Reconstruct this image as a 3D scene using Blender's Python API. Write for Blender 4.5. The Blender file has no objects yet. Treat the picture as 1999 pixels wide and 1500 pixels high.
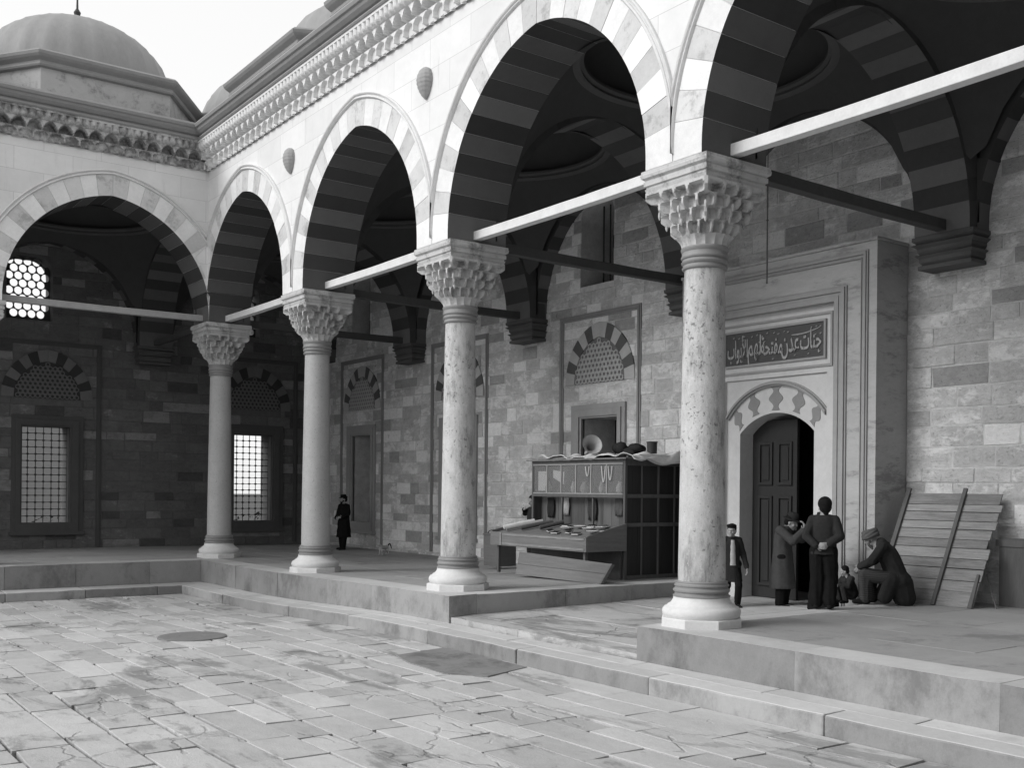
import bpy, bmesh, math, random
from mathutils import Vector, Matrix
from math import radians as RD, sin, cos, pi, sqrt, acos
random.seed(7)
S = bpy.context.scene
COL = S.collection

# ------------------------------------------------------------------ camera, sky, sun, exposure
def make_camera():
    F = Vector((-0.79932, 0.60090, -0.001608)); R = Vector((0.600864, 0.799295, 0.009466)); U = Vector((-0.006974, -0.006600, 0.999954))
    cd = bpy.data.cameras.new('camera'); co = bpy.data.objects.new('camera', cd); COL.objects.link(co)
    m = Matrix(((R.x, U.x, -F.x, 26.90869), (R.y, U.y, -F.y, -9.94182), (R.z, U.z, -F.z, 1.72), (0, 0, 0, 1)))
    co.matrix_world = m
    cd.sensor_width = 36.0
    cd.lens = 2085.77 / 1999 * 36
    cd.shift_x = (999.5 - 1052.68) / 1999
    cd.shift_y = (960.23 - 750) / 1999
    cd.clip_start = 0.05; cd.clip_end = 2000
    S.camera = co
make_camera()
SUN_EL, SUN_AZ = RD(33), math.atan2(-0.96, -0.28)
w = bpy.data.worlds.new("World"); S.world = w; w.use_nodes = True
wn = w.node_tree; wn.nodes.clear()
sky = wn.nodes.new('ShaderNodeTexSky'); sky.sky_type = 'NISHITA'; sky.sun_disc = False
sky.sun_elevation = SUN_EL; sky.sun_rotation = pi / 2 - SUN_AZ
sky.dust_density = 3.0; sky.air_density = 1.0
bw = wn.nodes.new('ShaderNodeRGBToBW'); bg = wn.nodes.new('ShaderNodeBackground'); out = wn.nodes.new('ShaderNodeOutputWorld')
# thin bright cloud over the sky: the veil is even, the clear sky only shows through a little
veil = wn.nodes.new('ShaderNodeMix'); veil.data_type = 'FLOAT'; veil.inputs[0].default_value = 0.7; veil.inputs[3].default_value = 7.0
wn.links.new(sky.outputs[0], bw.inputs[0]); wn.links.new(bw.outputs[0], veil.inputs[2]); wn.links.new(veil.outputs[0], bg.inputs[0]); wn.links.new(bg.outputs[0], out.inputs[0])
bg.inputs[1].default_value = 0.13
sd = bpy.data.lights.new('sun', 'SUN'); sd.energy = 1.4; sd.angle = RD(30); sd.color = (1, 1, 1)
so = bpy.data.objects.new('sun', sd); COL.objects.link(so)
sdir = Vector((cos(SUN_EL) * cos(SUN_AZ), cos(SUN_EL) * sin(SUN_AZ), sin(SUN_EL)))
so.rotation_euler = sdir.to_track_quat('Z', 'Y').to_euler(); so.location = sdir * 60
S.view_settings.view_transform = 'Standard'; S.view_settings.look = 'None'
S.view_settings.exposure = 0.44; S.view_settings.gamma = 1
S.cycles.max_bounces = 8; S.cycles.diffuse_bounces = 5
S.cycles.use_denoising = True

# ------------------------------------------------------------------ mesh helpers
class MB:
    def __init__(s, T=None):
        s.v = []; s.f = []; s.m = []; s.t = []; s.T = T
    def add(s, vs, fs, m=0, tone=0.5):
        o = len(s.v)
        for p in vs:
            s.v.append(s.T(*p) if s.T else tuple(p))
        for k, f in enumerate(fs):
            s.f.append([i + o for i in f]); s.m.append(m[k] if isinstance(m, (list, tuple)) else m); s.t.append(tone)
    def box(s, x0, x1, y0, y1, z0, z1, m=0, tone=0.5, M=None, jit=0.0):
        vs = [(x, y, z) for z in (z0, z1) for y in (y0, y1) for x in (x0, x1)]
        if jit: vs = [tuple(c + random.uniform(-jit, jit) for c in p) for p in vs]
        if M is not None: vs = [tuple(M @ Vector(p)) for p in vs]
        s.add(vs, [(0, 2, 3, 1), (4, 5, 7, 6), (0, 1, 5, 4), (2, 6, 7, 3), (0, 4, 6, 2), (1, 3, 7, 5)], m, tone)
    def loft(s, rings, m=0, tone=0.5, cap=True, closed=True):
        n = len(rings[0]); vs = [p for r in rings for p in r]; fs = []
        for i in range(len(rings) - 1):
            for j in range(n if closed else n - 1):
                a = i * n + j; b = i * n + (j + 1) % n
                fs.append((a, b, b + n, a + n))
        if cap and closed:
            fs.append(tuple(range(n - 1, -1, -1))); fs.append(tuple(range((len(rings) - 1) * n, len(rings) * n)))
        s.add(vs, fs, m, tone)
    def lathe(s, prof, c=(0, 0, 0), seg=32, m=0, tone=0.5, cap=True):
        s.loft([[(c[0] + r * cos(2 * pi * j / seg), c[1] + r * sin(2 * pi * j / seg), c[2] + z) for j in range(seg)] for r, z in prof], m, tone, cap)
    def tube(s, pts, rad, seg=8, m=0, tone=0.5):
        pts = [Vector(p) for p in pts]; n = len(pts)
        if not isinstance(rad, (list, tuple)): rad = [rad] * n
        rings = []; ref = None
        for i, p in enumerate(pts):
            d = (pts[min(i + 1, n - 1)] - pts[max(i - 1, 0)]).normalized()
            if ref is None: ref = Vector((0, 0, 1)) if abs(d.z) < .9 else Vector((1, 0, 0))
            a = d.cross(ref).normalized(); b = d.cross(a).normalized(); ref = b.cross(d) * -1 if False else ref
            rings.append([tuple(p + (a * cos(2 * pi * k / seg) + b * sin(2 * pi * k / seg)) * rad[i]) for k in range(seg)])
        s.loft(rings, m, tone)
    def ball(s, c, r, seg=16, rings=10, m=0, M=None):
        if not isinstance(r, (list, tuple)): r = (r, r, r)
        rr = []
        for i in range(rings + 1):
            a = -pi / 2 + pi * min(max(i / rings, .02), .98)
            ring = [Vector((r[0] * cos(a) * cos(2 * pi * j / seg), r[1] * cos(a) * sin(2 * pi * j / seg), r[2] * sin(a))) for j in range(seg)]
            rr.append([tuple(Vector(c) + (M @ p if M is not None else p)) for p in ring])
        s.loft(rr, m)
    def prism(s, poly, d0, d1, m=0, tone=0.5, P=None):
        # poly in (a,b); P maps (a,b,d)->local xyz
        P = P or (lambda a, b, d: (a, d, b)); n = len(poly)
        vs = [P(a, b, d0) for a, b in poly] + [P(a, b, d1) for a, b in poly]
        fs = [tuple(range(n)), tuple(range(2 * n - 1, n - 1, -1))] + [(i, i + n, (i + 1) % n + n, (i + 1) % n) for i in range(n)]
        s.add(vs, fs, m, tone)
    def slab(s, polys, d0, d1, m=0, tone=0.5, P=None):
        # filled outline with holes, extruded
        P = P or (lambda a, b, d: (a, d, b))
        cu = bpy.data.curves.new('tmp', 'CURVE'); cu.dimensions = '2D'; cu.fill_mode = 'BOTH'; cu.extrude = 0.5
        for pl in polys:
            sp = cu.splines.new('POLY'); sp.points.add(len(pl) - 1); sp.use_cyclic_u = True
            for i, (a, b) in enumerate(pl): sp.points[i].co = (a, b, 0, 1)
        o = bpy.data.objects.new('tmp', cu); COL.objects.link(o)
        dg = bpy.context.evaluated_depsgraph_get(); dg.update()
        me = bpy.data.meshes.new_from_object(o.evaluated_get(dg))
        vs = [P(v.co.x, v.co.y, d0 if v.co.z < 0 else d1) for v in me.vertices]
        s.add(vs, [tuple(p.vertices) for p in me.polygons], m, tone)
        bpy.data.objects.remove(o); bpy.data.curves.remove(cu); bpy.data.meshes.remove(me)
    def build(s, name, mats, parent=None, smooth=False, bevel=0, weld=True, angle=40):
        me = bpy.data.meshes.new(name); me.from_pydata(s.v, [], s.f); me.update()
        if not isinstance(mats, (list, tuple)): mats = [mats]
        for mm in mats: me.materials.append(mm)
        me.polygons.foreach_set('material_index', s.m)
        a = me.attributes.new('tone', 'FLOAT', 'FACE'); a.data.foreach_set('value', s.t)
        bm = bmesh.new(); bm.from_mesh(me)
        if weld: bmesh.ops.remove_doubles(bm, verts=bm.verts, dist=1e-5)
        bmesh.ops.recalc_face_normals(bm, faces=bm.faces)
        if smooth:
            for f in bm.faces: f.smooth = True
            for e in bm.edges:
                if len(e.link_faces) == 2 and e.calc_face_angle(0) > RD(angle): e.smooth = False
        bm.to_mesh(me); bm.free()
        o = bpy.data.objects.new(name, me); COL.objects.link(o)
        if parent is not None: o.parent = parent
        if bevel:
            b = o.modifiers.new('bevel', 'BEVEL'); b.width = bevel; b.segments = 2; b.limit_method = 'ANGLE'; b.angle_limit = RD(50)
        return o

def tag(o, label=None, cat=None, group=None, kind=None):
    if label: o['label'] = label
    if cat: o['category'] = cat
    if group: o['group'] = group
    if kind: o['kind'] = kind
    return o
def thing(name, label, cat, loc=(0, 0, 0), rz=0, group=None):
    o = bpy.data.objects.new(name, None); COL.objects.link(o); o.location = loc; o.rotation_euler = (0, 0, rz); o.empty_display_size = .3
    return tag(o, label, cat, group)
def copy_tree(o, parent=None):
    c = o.copy(); COL.objects.link(c)
    if parent is not None: c.parent = parent
    for ch in list(o.children): copy_tree(ch, c)
    return c

# ------------------------------------------------------------------ materials
class NT:
    def __init__(s, name):
        s.mat = bpy.data.materials.new(name); s.mat.use_nodes = True; s.t = s.mat.node_tree; s.t.nodes.clear()
        s.out = s.n('ShaderNodeOutputMaterial'); s.b = s.n('ShaderNodeBsdfPrincipled'); s.l(s.b.outputs[0], s.out.inputs[0])
        s.b.inputs['Specular IOR Level'].default_value = 0.3
    def n(s, typ, **k):
        n = s.t.nodes.new(typ)
        for a, v in k.items(): setattr(n, a, v)
        return n
    def l(s, a, b): s.t.links.new(a, b)
    def val(s, sock, v):
        if hasattr(v, 'is_output') or isinstance(v, bpy.types.NodeSocket): s.l(v, sock)
        else: sock.default_value = v
    def coord(s): return s.n('ShaderNodeTexCoord').outputs['Object']
    def math(s, op, a, b=0.0, c=None, clamp=False):
        n = s.n('ShaderNodeMath', operation=op, use_clamp=clamp); s.val(n.inputs[0], a); s.val(n.inputs[1], b)
        if c is not None: s.val(n.inputs[2], c)
        return n.outputs[0]
    def mix(s, f, a, b):
        n = s.n('ShaderNodeMix', data_type='FLOAT'); s.val(n.inputs[0], f); s.val(n.inputs[2], a); s.val(n.inputs[3], b); return n.outputs[0]
    def noise(s, vec, scale, det=4, rough=.6, dist=0.0):
        n = s.n('ShaderNodeTexNoise'); s.l(vec, n.inputs['Vector']); n.inputs['Scale'].default_value = scale
        n.inputs['Detail'].default_value = det; n.inputs['Roughness'].default_value = rough; n.inputs['Distortion'].default_value = dist
        return n.outputs[0]
    def ramp(s, x, lo, hi):
        n = s.n('ShaderNodeMapRange', interpolation_type='SMOOTHSTEP'); s.val(n.inputs[0], x); n.inputs[1].default_value = lo; n.inputs[2].default_value = hi
        return n.outputs[0]
    def scale(s, vec, sc):
        n = s.n('ShaderNodeVectorMath', operation='MULTIPLY'); s.l(vec, n.inputs[0]); n.inputs[1].default_value = sc; return n.outputs[0]
    def addv(s, a, b):
        n = s.n('ShaderNodeVectorMath', operation='ADD'); s.l(a, n.inputs[0]); s.l(b, n.inputs[1]); return n.outputs[0]
    def tone(s):
        return s.n('ShaderNodeAttribute', attribute_name='tone').outputs['Fac']
    def finish(s, col, rough=.85, bump=None, bs=.3, bd=.01):
        c = s.n('ShaderNodeCombineColor')
        col = s.math('MAXIMUM', col, .01)
        for i in range(3): s.l(col, c.inputs[i])
        s.l(c.outputs[0], s.b.inputs['Base Color']); s.val(s.b.inputs['Roughness'], rough)
        if bump is not None:
            b = s.n('ShaderNodeBump'); b.inputs['Strength'].default_value = bs; b.inputs['Distance'].default_value = bd
            s.l(bump, b.inputs['Height']); s.l(b.outputs[0], s.b.inputs['Normal'])
        return s.mat

def plain(name, v, rough=.8, var=.15, scale=6, bs=.2, bd=.01, stretch=(1, 1, 1), tone=0.0, spec=.3, metal=0):
    k = NT(name); vec = k.scale(k.coord(), stretch)
    n1 = k.noise(vec, scale, 5, .65); n2 = k.noise(vec, scale * 7, 3, .6)
    f = k.math('ADD', k.math('MULTIPLY', k.math('SUBTRACT', n1, .5), 2 * var), k.math('MULTIPLY', k.math('SUBTRACT', n2, .5), var))
    if tone: f = k.math('ADD', f, k.math('MULTIPLY', k.math('SUBTRACT', k.tone(), .5), tone))
    col = k.math('MULTIPLY', k.math('ADD', f, 1.0), v)
    k.b.inputs['Specular IOR Level'].default_value = spec; k.b.inputs['Metallic'].default_value = metal
    return k.finish(col, rough, k.math('ADD', n1, k.math('MULTIPLY', n2, .5)), bs, bd)

def stone(name, v, dark=.35, stain=.5, scale=1.6, tone=.3, rough=.8, bs=.35, bd=.012, speck=0.0, stretch=(1, 1, 1), lo=.56, hi=.72):
    """weathered stone: slow mottling, darker stains with their own shape, fine grain, per-block tone"""
    k = NT(name); vec = k.scale(k.coord(), stretch)
    a = k.noise(vec, scale, 6, .65, .1); b = k.noise(vec, scale * 5.3, 6, .7); g = k.noise(vec, scale * 40, 3, .7)
    st = k.ramp(k.math('ADD', k.math('MULTIPLY', k.noise(vec, scale * .7, 8, .74, .15), .75), k.math('MULTIPLY', b, .25)), lo, hi)
    f = k.math('ADD', 1.0, k.math('MULTIPLY', k.math('SUBTRACT', a, .5), .35))
    f = k.math('ADD', f, k.math('MULTIPLY', k.math('SUBTRACT', b, .5), .3))
    f = k.math('ADD', f, k.math('MULTIPLY', k.math('SUBTRACT', g, .5), .22))
    f = k.math('ADD', f, k.math('MULTIPLY', k.math('SUBTRACT', k.tone(), .5), tone * 2))
    f = k.math('MULTIPLY', f, k.mix(k.math('MULTIPLY', st, stain), 1.0, dark))
    if speck:
        sp = k.ramp(k.noise(vec, scale * 16, 2, .5), .62, .7)
        f = k.math('MULTIPLY', f, k.mix(k.math('MULTIPLY', sp, speck), 1.0, .45))
    col = k.math('MULTIPLY', f, v)
    h = k.math('ADD', k.math('MULTIPLY', b, .6), k.math('MULTIPLY', g, .4))
    return k.finish(col, rough, h, bs, bd)

def ashlar(name, axis, v1, v2, mortar, plaster, bw=.78, bh=.33, msize=.018, pl_lo=.55, pl_hi=.6, bs=.6, joint_soft=.1):
    k = NT(name); co = k.coord()
    sep = k.n('ShaderNodeSeparateXYZ'); k.l(co, sep.inputs[0])
    cmb = k.n('ShaderNodeCombineXYZ'); k.l(sep.outputs[axis], cmb.inputs[0]); k.l(sep.outputs[2], cmb.inputs[1])
    vec = cmb.outputs[0]
    dn = k.n('ShaderNodeTexNoise'); k.l(vec, dn.inputs['Vector']); dn.inputs['Scale'].default_value = 2.2; dn.inputs['Detail'].default_value = 5
    dv = k.n('ShaderNodeVectorMath', operation='MULTIPLY_ADD'); k.l(dn.outputs['Color'], dv.inputs[0]); dv.inputs[1].default_value = (.05, .05, 0); dv.inputs[2].default_value = (-.025, -.025, 0)
    vd = k.addv(vec, dv.outputs[0])
    br = k.n('ShaderNodeTexBrick'); k.l(vd, br.inputs['Vector']); br.inputs['Scale'].default_value = 1
    br.inputs['Color1'].default_value = (0, 0, 0, 1); br.inputs['Color2'].default_value = (1, 1, 1, 1); br.inputs['Mortar'].default_value = (.5, .5, .5, 1)
    br.inputs['Mortar Size'].default_value = msize; br.inputs['Mortar Smooth'].default_value = joint_soft; br.inputs['Brick Width'].default_value = bw; br.inputs['Row Height'].default_value = bh
    br.offset = .43; br.squash = 1.35; br.squash_frequency = 3
    rnd = k.n('ShaderNodeSeparateColor'); k.l(br.outputs['Color'], rnd.inputs[0]); rnd = rnd.outputs[0]
    st = k.scale(vec, (1, 2.6, 1))
    a = k.noise(st, 1.3, 7, .7, .6); b = k.noise(st, 7, 6, .72); g = k.noise(k.scale(vec, (1, 2, 1)), 45, 3, .7)
    f = k.mix(rnd, v1, v2)
    f = k.math('MULTIPLY', f, k.math('ADD', .62, k.math('MULTIPLY', a, .75)))
    f = k.math('MULTIPLY', f, k.math('ADD', .7, k.math('MULTIPLY', b, .6)))
    f = k.math('MULTIPLY', f, k.math('ADD', .8, k.math('MULTIPLY', g, .4)))
    f = k.mix(k.math('MULTIPLY', br.outputs['Fac'], .55), f, k.math('MULTIPLY', k.math('ADD', .6, b), mortar))
    # plaster and repair patches, block shaped and ragged
    pn = k.math('ADD', k.math('MULTIPLY', k.noise(st, .75, 7, .68, .5), .8), k.math('MULTIPLY', rnd, .13))
    pm = k.ramp(pn, pl_lo, pl_hi)
    f = k.mix(k.math('MULTIPLY', pm, .85), f, k.math('MULTIPLY', k.math('ADD', .75, k.math('MULTIPLY', b, .5)), plaster))
    dk = k.ramp(k.noise(vec, 1.9, 8, .75, .8), .6, .68)
    f = k.math('MULTIPLY', f, k.mix(k.math('MULTIPLY', dk, .55), 1.0, .45))
    h = k.math('ADD', k.math('MULTIPLY', k.math('SUBTRACT', 1.0, br.outputs['Fac']), .5), k.math('ADD', k.math('MULTIPLY', b, .8), k.math('ADD', k.math('MULTIPLY', g, .3), k.math('MULTIPLY', pm, .3))))
    return k.finish(f, .92, h, bs, .03)

def facade(name, axis, v, jv):
    k = NT(name); co = k.coord()
    sep = k.n('ShaderNodeSeparateXYZ'); k.l(co, sep.inputs[0])
    cmb = k.n('ShaderNodeCombineXYZ'); k.l(sep.outputs[axis], cmb.inputs[0]); k.l(sep.outputs[2], cmb.inputs[1]); vec = cmb.outputs[0]
    br = k.n('ShaderNodeTexBrick'); k.l(vec, br.inputs['Vector']); br.inputs['Scale'].default_value = 1
    br.inputs['Color1'].default_value = (0, 0, 0, 1); br.inputs['Color2'].default_value = (1, 1, 1, 1)
    br.inputs['Mortar Size'].default_value = .005; br.inputs['Mortar Smooth'].default_value = .3; br.inputs['Brick Width'].default_value = 1.25; br.inputs['Row Height'].default_value = .52
    rnd = k.n('ShaderNodeSeparateColor'); k.l(br.outputs['Color'], rnd.inputs[0]); rnd = rnd.outputs[0]
    a = k.noise(vec, .9, 6, .65, .5); b = k.noise(vec, 6, 6, .7)
    dr = k.noise(k.scale(vec, (5, .5, 1)), 1, 6, .7)
    f = k.math('MULTIPLY', k.mix(rnd, v * .94, v * 1.04), k.math('ADD', .86, k.math('MULTIPLY', a, .28)))
    f = k.math('MULTIPLY', f, k.math('ADD', .93, k.math('MULTIPLY', b, .14)))
    f = k.math('MULTIPLY', f, k.mix(k.ramp(dr, .58, .74), 1.0, .82))
    f = k.mix(k.math('MULTIPLY', br.outputs['Fac'], .7), f, jv)
    return k.finish(f, .8, k.math('SUBTRACT', k.math('MULTIPLY', b, .4), k.math('MULTIPLY', br.outputs['Fac'], .6)), .25, .01)

def block_mat(name, axis, v, tone, plaster, lo, hi):
    k = NT(name); co = k.coord()
    sep = k.n('ShaderNodeSeparateXYZ'); k.l(co, sep.inputs[0])
    cmb = k.n('ShaderNodeCombineXYZ'); k.l(sep.outputs[axis], cmb.inputs[0]); k.l(sep.outputs[2], cmb.inputs[1]); vec = cmb.outputs[0]
    st = k.scale(vec, (1, 1.7, 1)); tn = k.tone()
    a = k.noise(st, 1.6, 8, .7, .1); b = k.noise(k.scale(vec, (1, 1.4, 1)), 9, 7, .75); g = k.noise(vec, 55, 4, .75); pit = k.noise(vec, 22, 4, .7)
    f = k.math('ADD', 1.0, k.math('MULTIPLY', k.math('SUBTRACT', tn, .5), 2 * tone))
    f = k.math('MULTIPLY', f, k.math('ADD', .55, k.math('MULTIPLY', a, .9)))
    f = k.math('MULTIPLY', f, k.math('ADD', .60, k.math('MULTIPLY', b, .8)))
    f = k.math('MULTIPLY', f, k.math('ADD', .75, k.math('MULTIPLY', g, .5)))
    f = k.math('MULTIPLY', f, v)
    pm = k.ramp(k.math('ADD', k.math('MULTIPLY', k.noise(st, 1.25, 9, .74, .1), .85), k.math('MULTIPLY', tn, .14)), lo, hi)
    f = k.mix(k.math('MULTIPLY', pm, .8), f, k.math('MULTIPLY', k.math('ADD', .65, k.math('MULTIPLY', b, .7)), plaster))
    pp = k.ramp(pit, .60, .68); dk = k.ramp(k.noise(vec, 2.6, 9, .78), .58, .66)
    f = k.math('MULTIPLY', f, k.mix(k.math('MULTIPLY', pp, .45), 1.0, .5)); f = k.math('MULTIPLY', f, k.mix(k.math('MULTIPLY', dk, .6), 1.0, .45))
    h = k.math('SUBTRACT', k.math('ADD', k.math('MULTIPLY', b, 1.0), k.math('ADD', k.math('MULTIPLY', g, .35), k.math('MULTIPLY', pm, .25))), k.math('MULTIPLY', pp, .5))
    return k.finish(f, .95, h, .8, .035)
M = {}
M['facadeA'] = facade('marble_facing_main', 0, .74, .42)
M['facadeB'] = facade('marble_facing_side', 1, .74, .42)
M['vous_a'] = stone('pale_voussoir', .77, .6, .25, 2.0, .06)
M['vous_b'] = stone('veined_voussoir', .60, .5, .7, 2.6, .12, lo=.5, hi=.62)
M['soff_a'] = stone('soffit_pale_band_shaded', .135, .5, .5, 1.5, .25)  # underside shade put into the colour: both bands are darker copies of the voussoirs
M['soff_b'] = stone('soffit_dark_band_shaded', .06, .6, .4, 1.5, .3)
M['mould'] = stone('marble_moulding', .68, .5, .4, 2.5, .1)
M['cornice'] = stone('carved_marble', .72, .5, .4, 2.2, .1)
M['capital'] = stone('sooty_carved_capital', .52, .28, .85, 4, .1, lo=.47, hi=.64, bs=.25)
M['cornice_side'] = stone('blackened_carving', .52, .25, .9, 3, .1, lo=.42, hi=.6, bs=.6)
M['boss'] = stone('carved_boss', .34, .5, .5, 7, .1)
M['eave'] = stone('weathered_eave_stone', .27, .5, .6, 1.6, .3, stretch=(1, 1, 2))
M['drum'] = stone('drum_stone', .42, .4, .8, 1.2, .2, lo=.48, hi=.6)
M['lead'] = stone('lead_sheet', .27, .6, .6, 1.6, .1, rough=.6, stretch=(1, 1, .35))
M['plaster'] = stone('dark_plaster', .07, .5, .6, .9, .2)  # very dark base tone for the vault plaster, with random stains
M['plaster_l'] = stone('dark_moulding', .11, .6, .5, 1.5, .1)
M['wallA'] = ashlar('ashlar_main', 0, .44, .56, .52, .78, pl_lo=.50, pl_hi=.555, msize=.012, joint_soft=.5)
M['wallB'] = ashlar('ashlar_side_shaded', 1, .11, .15, .15, .27, pl_lo=.56, pl_hi=.62, msize=.012, joint_soft=.5)
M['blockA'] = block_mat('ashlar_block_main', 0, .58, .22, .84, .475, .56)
M['blockB'] = block_mat('ashlar_block_side_shaded', 1, .155, .25, .30, .56, .64)  # left wall's shade put into the colour: darker copy of the main stone
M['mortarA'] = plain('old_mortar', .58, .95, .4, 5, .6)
M['mortarB'] = plain('shaded_mortar', .13, .95, .4, 5, .6)
M['portal'] = stone('portal_marble', .42, .5, .75, 1.7, .15, stretch=(1, 1, 3.5), lo=.5, hi=.62)
M['portal_l'] = stone('portal_pale_marble', .58, .6, .4, 2, .1)
M['rib'] = stone('grey_moulding', .33, .6, .5, 2.2, .15)
M['corbel'] = stone('dark_corbel', .10, .6, .5, 2.2, .15)
M['granite'] = stone('grey_granite', .42, .7, .5, 2.5, .05, rough=.6, speck=.6, bs=.15)
def shaft_mat():
    k = NT('pitted_marble_shaft'); co = k.coord(); a = k.noise(co, 1.4, 7, .68); b = k.noise(k.scale(co, (1, 1, .45)), 7, 8, .78); g = k.noise(co, 60, 4, .75); p = k.noise(co, 17, 5, .7); c = k.noise(k.scale(co, (1, 1, .3)), 1.7, 9, .76)
    f = k.math('MULTIPLY', k.math('ADD', .6, k.math('MULTIPLY', a, .7)), k.math('ADD', .55, k.math('MULTIPLY', b, .85)))
    f = k.math('MULTIPLY', f, k.math('ADD', .75, k.math('MULTIPLY', g, .5)))
    f = k.math('MULTIPLY', f, k.mix(k.math('MULTIPLY', k.ramp(c, .47, .64), .85), 1.0, .32))
    lowm = k.ramp(k.noise(co, .9, 4, .6), .42, .62); p = k.math('SUBTRACT', p, k.math('MULTIPLY', k.math('SUBTRACT', .6, lowm), .07))
    f = k.math('MULTIPLY', f, k.mix(k.math('MULTIPLY', k.ramp(p, .59, .66), .8), 1.0, .35))
    f = k.mix(k.math('MULTIPLY', k.ramp(k.noise(co, 9, 3, .5), .64, .70), .6), f, .95)
    h = k.math('SUBTRACT', k.math('ADD', b, k.math('MULTIPLY', g, .3)), k.math('MULTIPLY', k.ramp(p, .59, .66), .8))
    return k.finish(k.math('MULTIPLY', f, .56), .7, h, .7, .02)
M['breccia'] = shaft_mat()
M['white_marble'] = stone('white_marble', .64, .6, .35, 3, .1)
M['ring'] = stone('bronze_ring', .25, .6, .4, 4, .1, rough=.5)
def paving(name, v, crack=.8, tone=.16):
    k = NT(name); co = k.coord(); vec = k.scale(co, (.75, 1.25, 1))
    dn = k.n('ShaderNodeTexNoise'); k.l(co, dn.inputs['Vector']); dn.inputs['Scale'].default_value = 3.5; dn.inputs['Detail'].default_value = 5
    dv = k.n('ShaderNodeVectorMath', operation='MULTIPLY_ADD'); k.l(dn.outputs['Color'], dv.inputs[0]); dv.inputs[1].default_value = (.35, .35, 0); k.l(vec, dv.inputs[2])
    vo = k.n('ShaderNodeTexVoronoi', feature='DISTANCE_TO_EDGE'); k.l(dv.outputs[0], vo.inputs['Vector']); vo.inputs['Scale'].default_value = 1.15
    mask = k.ramp(k.noise(k.scale(co, (.6, 1, 1)), .9, 4, .6), .52, .6)
    cr = k.math('MULTIPLY', k.math('SUBTRACT', 1.0, k.ramp(vo.outputs['Distance'], .004, .03)), mask)
    a = k.noise(vec, 1.0, 6, .65); b = k.noise(vec, 6, 6, .72); g = k.noise(vec, 45, 3, .7)
    f = k.math('ADD', 1.0, k.math('MULTIPLY', k.math('SUBTRACT', a, .5), .5)); f = k.math('ADD', f, k.math('MULTIPLY', k.math('SUBTRACT', b, .5), .4))
    f = k.math('ADD', f, k.math('MULTIPLY', k.math('SUBTRACT', g, .5), .3)); f = k.math('ADD', f, k.math('MULTIPLY', k.math('SUBTRACT', k.tone(), .5), tone * 2))
    damp = k.ramp(k.math('ADD', k.math('MULTIPLY', k.noise(k.scale(co, (.35, .9, 1)), 1.1, 8, .72, .6), .8), k.math('MULTIPLY', b, .2)), .53, .60)
    f = k.math('MULTIPLY', f, k.mix(k.math('MULTIPLY', damp, .7), 1.0, .42)); f = k.math('MULTIPLY', f, k.mix(k.math('MULTIPLY', cr, crack), 1.0, .28))
    h = k.math('SUBTRACT', k.math('ADD', k.math('MULTIPLY', b, .7), k.math('MULTIPLY', g, .4)), k.math('MULTIPLY', cr, 1.2))
    return k.finish(k.math('MULTIPLY', f, v), k.mix(damp, .85, .6), h, .5, .02)
M['pave'] = paving('court_paving', .47, .3)
M['pave2'] = stone('arcade_paving', .34, .5, .7, .9, .12, lo=.52, hi=.64)
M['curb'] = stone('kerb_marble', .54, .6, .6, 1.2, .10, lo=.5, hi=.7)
M['kerb_front'] = stone('dark_stained_kerb_front', .31, .45, .8, 1.0, .25, lo=.46, hi=.66, stretch=(1.5, 1.5, 1.1), bs=.5)
M['dirt'] = plain('joint_dirt', .07, .95, .3, 8)
M['wood'] = plain('weathered_timber', .17, .85, .35, 3, .4, stretch=(.5, .5, 6), tone=.5)
M['wood_d'] = plain('dark_painted_timber', .03, .7, .3, 3, .3, stretch=(3, 3, .5), tone=.3)
M['wood_m'] = plain('brown_timber', .11, .8, .35, 3, .4, stretch=(3, 3, .4), tone=.5)
M['wood_l'] = plain('grey_sunbleached_plank', .25, .9, .6, 4, .8, stretch=(.7, 1, 8), tone=.6)
M['beam_l'] = plain('whitewashed_beam', .66, .8, .2, 5, .3, stretch=(1, 1, 1))
M['beam_d'] = plain('sooty_beam', .07, .8, .3, 5, .3)
M['iron'] = plain('iron', .05, .6, .3, 10)
M['cloth_w'] = plain('pale_canvas', .72, .95, .25, 5)
M['dark'] = plain('interior_shade_black', .02, .95, .3, 3)
M['stucco'] = stone('stucco_lattice', .46, .6, .4, 6, .1)
M['black_cloth'] = plain('black_wool', .014, .95, .3, 18, spec=0)
M['grey_cloth'] = plain('grey_wool', .065, .95, .3, 18, spec=0)
M['dark_cloth'] = plain('dark_wool', .034, .95, .3, 18, spec=0)
M['mid_cloth'] = plain('faded_cloth', .10, .95, .35, 18, spec=0)
M['light_cloth'] = plain('pale_cloth', .4, .95, .3, 18)
M['skin'] = plain('skin', .30, .6, .1, 10, .1)
M['hair'] = plain('dark_hair', .012, .8, .3, 40, spec=.1)
M['white'] = plain('white_paper', .7, .8, .1, 8)
M['brass'] = plain('dull_tin_horn', .42, .5, .2, 8)
M['leaf'] = plain('foliage', .08, .8, .4, 3)
M['panel_dark'] = stone('inscription_ground', .085, .6, .5, 5, .1)
M['relief'] = stone('gilded_relief', .36, .7, .4, 6, .1)
M['fur'] = plain('pale_fur', .5, .9, .3, 20)
gk = NT('window_glass'); gk.b.inputs['Base Color'].default_value = (.35, .35, .35, 1); gk.b.inputs['Roughness'].default_value = .08; gk.b.inputs['Alpha'].default_value = .30; gk.b.inputs['Specular IOR Level'].default_value = .8
M['glass'] = gk.mat
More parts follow.
